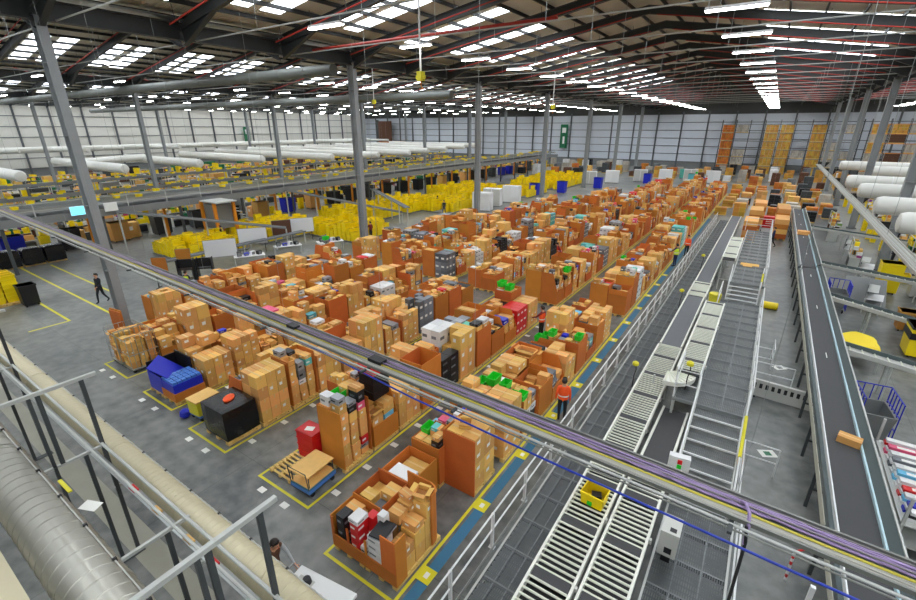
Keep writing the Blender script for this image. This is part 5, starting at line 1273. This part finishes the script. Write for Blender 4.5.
# packing hall beyond
hall = [-52, -58, -64.5, -71, -77.5, -84, -92, -104, -116]
for a, x in enumerate(hall):
    for b in range(26):
        y = 6 + b*4.4 + (a % 2)*1.5
        if not seen((x, y, 1), 0): continue
        if b % 2 == 0 or a > 4:
            m = fl_.choice(['dark_steel', 'black', 'green_sign', 'cloth_brown', 'carton', 'panel_grey', 'dark_steel'])
            reg('load', 'pallet_load', 'pallet load', f'{m.split("_")[0]} goods block {nth(b+1)} from the left behind hall line {nth(a+1)}', 'goods blocks in the packing hall', TM(x-2.6, y+.4, 0, 0, 1.7, 2.4, 1), [('*', load_mb(m, 2, 3, fl_.choice([1.1, 1.5, 1.9])))], 1.2, 'more pallet loads')
        if a % 3 != 2:
            station(x, y, R(90), f'packing station {nth(b+1)} from the left in hall line {nth(a+1)}', grp='packing stations beyond the raised conveyor')
            for j in range(2): put_tote('yellow', x-.2, y-.6+j*.6, 1.48, R(90), 'on the packing stations beyond the raised conveyor', 'totes on the packing stations', 1.1)
            for l in range(rl.choice([0, 3, 5, 6])): put_tote('yellow', x+1.6, y+1.2, l*.25, 0, 'stacked between the packing stations beyond the raised conveyor', 'totes between the packing stations', 1.15)
            if rl.random() < .6: put_carton(x+1.5, y-1.0, 0, 1.0, 1.2, rl.uniform(.8, 1.7), 0, 'standing beyond the raised conveyor', 'cartons beyond the raised conveyor')
        else:
            for l in range(rl.choice([3, 5, 6, 7])):
                for dx in (0, .6, 1.2): put_tote('yellow', x+dx, y, .0+l*.25, 0, 'in the tote lines of the packing hall', 'totes in the packing hall lines', 1.2)
            put_carton(x+.5, y+2.0, 0, 1.3, 1.3, rl.uniform(.7, 1.5), 0, 'standing beyond the raised conveyor', 'cartons beyond the raised conveyor')
for k, (x, z, y0_, y1_) in enumerate(((-55.2, 2.4, 4, 110), (-68, 2.6, 8, 112), (-81, 2.8, 14, 116))):
    t = thing('hall_conveyor', f'grey hall conveyor, {nth(k+1)} line beyond the raised deck', 'conveyor', (x, y0_, 0)); Ly = y1_-y0_
    ob('belt', MB().box(-.5, .5, 0, Ly, z-.05, z, 'belt_grey'), t)
    for s in (-1, 1): ob('side_rail', MB().box(s*.55-.05, s*.55+.05, 0, Ly, z-.2, z+.15, 'panel_grey'), t)
    lm = MB().box(-.5, -.4, -.05, .05, 0, z-.1, 'galv_dull').box(.4, .5, -.05, .05, 0, z-.1, 'galv_dull')
    for i in range(int(Ly/5)): ob('leg', lm, t, (0, 2+i*5, 0))
    for i in range(int(Ly/2.4)): put_tote('yellow', x, y0_+1+i*2.4+rl.uniform(-.5, .5), z+.005, R(90), 'riding on the hall conveyors', 'totes on the hall conveyors', 1.15)

# white fabric ducts of the packing hall
FD = [(-58, -80, 13.2), (-59, -80, 22.2), (-60, -81, 31.0), (-61, -84, 40.5), (-56, -88, 49), (-54, -90, 57), (-54, -92, 65), (-56, -92, 73), (-58, -92, 82), (-60, -92, 92), (-62, -92, 102)]
for k, (x0, x1, y) in enumerate(FD): fabric_duct(x0, x1, y, 5.7, .52, f'white fabric duct over the packing hall, {nth(k+1)} from the left')
t = thing('wall_duct', 'long white duct running along the left wall', 'duct', (-126, 0, 5.6)); ob('tube', MB().tube([(0, 0, 0), (0, 128, 0)], .6, 'fabric_duct', 16), t, sm=True)
for i in range(14): ob('branch', MB().tube([(0, 8+i*9, 0), (10 if i % 2 else 3, 11+i*9, 0)], .4, 'fabric_duct', 12), t)
t = thing('duct_riser', 'pale sloping duct joining two fabric ducts on the left', 'duct', (-74, 22.2, 5.7)); ob('tube', MB().tube([(0, 0, 0), (-1, 8.8, .3)], .45, 'fabric_duct', 12), t, sm=True); ob('collar', MB().tube([(0, -.1, 0), (0, .2, 0)], .5, 'white', 12), t)
# signs on the end wall
t = thing('wall_sign', 'tall green sign with white mark on the end wall', 'sign', (-52.5, 133.7, 4.2)); ob('panel', MB().box(-1.1, 1.1, -.05, .05, 0, 6.5, 'green_sign'), t); ob('white_mark', MB().box(-.6, .6, -.08, -.05, 4.2, 5.6, 'white').box(-.3, .3, -.08, -.05, 1.2, 3.2, 'white'), t)
t = thing('wall_sign', 'green sign on the left wall', 'sign', (-132.6, 84, 5.5)); ob('panel', MB().box(-.05, .05, -1, 1, 0, 4.5, 'green_sign'), t); ob('white_mark', MB().box(.05, .08, -.5, .5, 2.5, 3.8, 'white'), t)
t = thing('dock_frame', 'dark steel frame with brown panel at the corner of the end wall', 'frame', (-118, 132.2, 0)); ob('post', MB().box(-7, -6.4, -.3, .3, 0, 12.4, 'dark_steel').box(6.4, 7, -.3, .3, 0, 12.4, 'dark_steel'), t); ob('brown_panel', MB().box(-6.4, 0, -.1, .1, 5, 12, 'cloth_brown'), t); ob('cross_beam', MB().box(-7, 7, -.3, .3, 4.4, 5.2, 'rust'), t)
# ================================================================== PEOPLE
def skel(pose):
    """joint -> (position, radius, cloth); the figure faces +Y, 1.76 m tall"""
    J = dict(pelvis=((0, 0, .95), (.155, .11), 'leg'), belly=((0, 0, 1.1), (.14, .105), 'top'), chest=((0, .0, 1.3), (.165, .115), 'top'), neck0=((0, -.01, 1.45), (.085, .07), 'top'),
             neck=((0, .0, 1.52), (.052, .052), 'skin'), jaw=((0, .025, 1.58), (.066, .075), 'skin'), head=((0, .015, 1.66), (.078, .093), 'skin'), crown=((0, .0, 1.735), (.055, .065), 'skin'))
    for s, n in ((-1, 'l'), (1, 'r')):
        J['hip'+n] = ((s*.095, 0, .88), (.092, .095), 'leg'); J['knee'+n] = ((s*.1, .015, .49), (.062, .065), 'leg'); J['ankle'+n] = ((s*.1, -.01, .1), (.042, .045), 'leg')
        J['heel'+n] = ((s*.1, .0, .05), (.042, .05), 'shoe'); J['toe'+n] = ((s*.11, .17, .035), (.045, .032), 'shoe')
        J['sho'+n] = ((s*.185, -.01, 1.42), (.062, .062), 'top'); J['elb'+n] = ((s*.235, -.03, 1.14), (.045, .045), 'arm'); J['wri'+n] = ((s*.245, .04, .9), (.03, .03), 'arm'); J['palm'+n] = ((s*.245, .06, .82), (.022, .042), 'skin')
    if pose == 'walk':
        J['kneer'] = ((.1, .16, .52), (.062, .065), 'leg'); J['ankler'] = ((.1, .2, .12), (.042, .045), 'leg'); J['heelr'] = ((.1, .2, .05), (.042, .05), 'shoe'); J['toer'] = ((.1, .36, .04), (.045, .032), 'shoe')
        J['kneel'] = ((-.1, -.05, .5), (.062, .065), 'leg'); J['anklel'] = ((-.1, -.28, .16), (.042, .045), 'leg'); J['heell'] = ((-.1, -.28, .1), (.042, .05), 'shoe'); J['toel'] = ((-.1, -.15, .035), (.045, .032), 'shoe')
        J['elbl'] = ((-.24, .08, 1.17), (.045, .045), 'arm'); J['wril'] = ((-.23, .28, 1.05), (.03, .03), 'arm'); J['palml'] = ((-.22, .35, 1.03), (.022, .042), 'skin')
    if pose in ('push', 'reach'):
        for s, n in ((-1, 'l'), (1, 'r')):
            J['elb'+n] = ((s*.24, .18, 1.2), (.045, .045), 'arm'); J['wri'+n] = ((s*.2, .44, 1.1), (.03, .03), 'arm'); J['palm'+n] = ((s*.19, .52, 1.09), (.042, .022), 'skin')
    if pose in ('bend', 'push'):
        a = -.42 if pose == 'bend' else -.3; c, s_ = math.cos(a), math.sin(a)
        for k in J:
            (x, y, z), r_, m = J[k]
            if z > 1.0 and k != 'pelvis' or k[:3] in ('wri', 'pal', 'elb'):
                dz = z-.95; J[k] = ((x, y*c - dz*s_, .95 + y*s_ + dz*c), r_, m)
    if pose == 'reach': J['elbr'] = ((.24, -.02, 1.15), (.045, .045), 'arm'); J['wrir'] = ((.25, .1, .93), (.03, .03), 'arm'); J['palmr'] = ((.25, .13, .86), (.022, .042), 'skin')
    E_ = [('pelvis', 'belly'), ('belly', 'chest'), ('chest', 'neck0'), ('neck0', 'neck'), ('neck', 'jaw'), ('jaw', 'head'), ('head', 'crown')]
    for n in 'lr': E_ += [('pelvis', 'hip'+n), ('hip'+n, 'knee'+n), ('knee'+n, 'ankle'+n), ('ankle'+n, 'heel'+n), ('heel'+n, 'toe'+n), ('neck0', 'sho'+n), ('sho'+n, 'elb'+n), ('elb'+n, 'wri'+n), ('wri'+n, 'palm'+n)]
    # five fingers on each hand
    for n, s in (('l', -1), ('r', 1)):
        pw = Vector(J['wri'+n][0]); pp = Vector(J['palm'+n][0]); d = (pp-pw).normalized(); side = Vector((0, 1, 0)) if abs(d.z) > .6 else Vector((1, 0, 0))
        side = (side - d*side.dot(d)).normalized(); cu = Vector((-s*.3, 0, 0)) if abs(d.z) > .6 else Vector((0, 0, -.6))
        for i, (o_, l_) in enumerate(((-.03, .065), (-.01, .08), (.011, .075), (.03, .055))):
            a = pp + d*.035 + side*o_; b = a + (d + cu*.3).normalized()*l_*.5; e = b + (d*.6 + cu).normalized()*l_*.5
            for q, v, r_ in (('a', a, .0095), ('b', b, .009), ('c', e, .008)): J[f'f{n}{i}{q}'] = (tuple(v), (r_, r_), 'skin')
            E_ += [('palm'+n, f'f{n}{i}a'), (f'f{n}{i}a', f'f{n}{i}b'), (f'f{n}{i}b', f'f{n}{i}c')]
        a = pp - d*.02 - side*.045; b = a + (d - side*.5).normalized()*.045
        for q, v, r_ in (('a', a, .011), ('b', b, .009)): J[f't{n}{q}'] = (tuple(v), (r_, r_), 'skin')
        E_ += [('palm'+n, f't{n}a'), (f't{n}a', f't{n}b')]
    return J, E_
BODY = {}
def body_mesh(pose):
    if pose in BODY: return BODY[pose]
    J, E_ = skel(pose); keys = list(J); me = bpy.data.meshes.new('body'); me.from_pydata([J[k][0] for k in keys], [(keys.index(a), keys.index(b)) for a, b in E_], [])
    o = bpy.data.objects.new('body_tmp', me); col.objects.link(o)
    o.modifiers.new('skin', 'SKIN'); sv = me.skin_vertices[0].data
    for i, k in enumerate(keys): sv[i].radius = J[k][1]; sv[i].use_root = (k == 'pelvis')
    ss = o.modifiers.new('sub', 'SUBSURF'); ss.levels = ss.render_levels = 1
    dg = bpy.context.evaluated_depsgraph_get(); dg.update(); out = bpy.data.meshes.new_from_object(o.evaluated_get(dg))
    bpy.data.objects.remove(o)
    segs = [(Vector(J[a][0]), Vector(J[b][0]), J[b][2]) for a, b in E_]; lab = []
    for p in out.polygons:
        c = p.center; best = None
        for a, b, m in segs:
            ab = b-a; t_ = max(0, min(1, (c-a).dot(ab)/max(ab.length_squared, 1e-9))); dd = (c-(a+ab*t_)).length
            if best is None or dd < best[0]: best = (dd, m)
        lab.append(best[1])
    BODY[pose] = (out, lab, J); return BODY[pose]
def person(x, y, z, rz, pose, top, leg, label, vest=None, hair='hair', hat=None, sc_=1.0, arm=None):
    src, lab, J = body_mesh(pose); me = src.copy(); me.materials.clear()
    order = dict(top=top, arm=arm or top, leg=leg, skin='skin', shoe='black'); names = list(order)
    for k in names: me.materials.append(MATS[order[k]])
    me.polygons.foreach_set('material_index', [names.index(l) for l in lab]); smooth(me, 60); me.update()
    t = thing('person', label, 'person', (x, y, z), rz); t.scale = (sc_,)*3
    ob('body', me, t)
    hc = Vector(J['head'][0]); up = (Vector(J['crown'][0])-Vector(J['jaw'][0])).normalized()
    q = Vector((0, 0, 1)).rotation_difference(up).to_matrix().to_4x4()
    hm = MB(); rg = []
    for i in range(7):
        f = i/6; th = R(112)*(1-f)+R(4)*f; r_ = math.sin(th)
        rg.append([(math.cos(a)*r_*.098, math.sin(a)*r_*.112-.02, math.cos(th)*.112 + (.075 if math.sin(a) > .45 and f < .45 else 0)) for a in [k*math.pi/8 for k in range(16)]])
    hm.loft(rg, hat or hair); ob('helmet' if hat else 'hair', smooth(hm.mesh('hair'), 80), t, M=Matrix.Translation(hc+up*.015) @ q)
    fm = MB().loft([[(-.018, .1, -.03), (.018, .1, -.03), (.012, .092, .03), (-.012, .092, .03)], [(-.01, .122, -.028), (.01, .122, -.028), (.004, .1, .02), (-.004, .1, .02)]], 'skin')
    for s in (-1, 1): fm.box(s*.034-.012, s*.034+.012, .098, .102, .012, .024, 'black').box(s*.084-.01, s*.084+.01, -.02, .02, -.025, .03, 'skin')
    fm.box(-.024, .024, .094, .099, -.066, -.056, 'red'); ob('face', fm, t, M=Matrix.Translation(hc) @ q)
    if vest:
        pts = [Vector(J[k][0]) for k in ('pelvis', 'belly', 'chest', 'neck0')]; vm = MB(); rg = []
        for p, (a, b) in zip([pts[0]+(pts[1]-pts[0])*.1, pts[1], pts[2], pts[3]-(pts[3]-pts[2])*.15], ((.185, .145), (.178, .14), (.2, .15), (.15, .11))):
            rg.append([(p.x+math.cos(k*math.pi/9)*a, p.y+math.sin(k*math.pi/9)*b, p.z) for k in range(18)])
        vm.loft(rg, vest, False); v_ = ob('vest', smooth(vm.mesh('vest'), 60), t)
        b1 = MB(); p = pts[1]; b1.loft([[(p.x+math.cos(k*math.pi/9)*.187, p.y+math.sin(k*math.pi/9)*.149, p.z+dz) for k in range(18)] for dz in (-.02, .03)], 'paper', False); ob('reflective_band', b1, v_)
    return t
person(-32.3, 9.2, 0, R(200), 'walk', 'cloth_dark', 'cloth_dark', 'person in dark clothes walking on the open floor left of the front column', sc_=1.04)
person(-7.48, 3.72, 0, R(-84), 'push', 'cloth_brown', 'cloth_dark', 'person in brown top and grey sleeves pushing the white cart behind the beige duct', arm='cloth_grey')
person(-4.55, 13.5, 0, R(20), 'stand', 'orange_vest', 'cloth_dark', 'person in orange vest standing on the blue strip by the railing', 'orange_vest')
person(-8.0, 19.4, 0, R(80), 'reach', 'cloth_red', 'cloth_dark', 'person in orange vest in the aisle between first and second row', 'orange_vest')
person(-4.75, 36.8, 0, R(60), 'reach', 'cloth_navy', 'cloth_navy', 'person in yellow-green vest at the pallets far along the railing', 'lime_vest')
person(-4.5, 40.5, 0, R(160), 'stand', 'orange_vest', 'cloth_dark', 'person in orange vest farthest along the railing', 'orange_vest')
person(-12.3, 32.5, 0, R(120), 'bend', 'cloth_red', 'cloth_dark', 'person in red vest bending between the second and third row', 'red')
person(-40.0, 21.3, 0, R(150), 'stand', 'cloth_dark', 'cloth_dark', 'person in black beside the yellow tote stacks')
person(-30.2, 30.2, 0, R(90), 'reach', 'cloth_red', 'cloth_dark', 'person in dark red top beside the second column')
person(-28.7, 12.6, 0, R(30), 'stand', 'cloth_dark', 'cloth_navy', 'person in yellow-green vest behind the cable tray', 'lime_vest')
person(-34.9, 47.2, 0, R(30), 'stand', 'cloth_dark', 'cloth_dark', 'person in black before the long yellow tote block')
person(-32.0, 44.6, 0, R(200), 'walk', 'cloth_dark', 'cloth_navy', 'person walking left of the third column')
person(1.3, 48.2, 0, R(100), 'walk', 'cloth_navy', 'cloth_dark', 'person in dark blue walking beside the dark belt')
person(-60.6, 45.5, 0, R(80), 'stand', 'cloth_navy', 'cloth_dark', 'person in yellow-green vest among the packing stations', 'lime_vest')
person(-9.5, 95, 0, R(180), 'stand', 'white', 'cloth_grey', 'person in orange vest and white trousers at the far end of the rows', 'orange_vest', sc_=1.0)
person(9.0, 46.0, 0, R(90), 'reach', 'cloth_dark', 'cloth_dark', 'person in black working at the right-hand packing stations')
# white cart pushed by the nearest person
t = thing('push_cart', 'white flat cart with dark device on top, pushed by the nearest person', 'cart', (-6.05, 3.75, 0), R(8))
ob('top', MB().box(-.75, .75, -.38, .38, .92, 1.0, 'white'), t); ob('cabinet', MB().box(-.7, .7, -.34, .34, .3, .92, 'machine_grey'), t); ob('recess', MB().box(-.6, -.2, -.25, .2, 1.0, 1.006, 'machine_grey'), t)
ob('device', MB().tube([(-.35, .12, 1.0), (-.35, .12, 1.12)], [.1, .08], 'black', 12).box(-.4, -.34, -.1, .1, 1.0, 1.05, 'black'), t)
for sx in (-.6, .6):
    for sy in (-.28, .28): ob('castor', MB().tube([(sx-.03, sy, .1), (sx+.03, sy, .1)], .1, 'black', 10).box(sx-.02, sx+.02, sy-.04, sy+.04, .1, .3, 'galv'), t)
ob('push_handle', MB().tube([(-.75, -.3, .95), (-.92, -.3, 1.05), (-.92, .3, 1.05), (-.75, .3, .95)], .018, 'galv', 6), t)
for k in ('bin', 'load', 'carton', 'pack', 'yellow_tote', 'green_tote', 'black_tote', 'blue_tote'): flush(k)
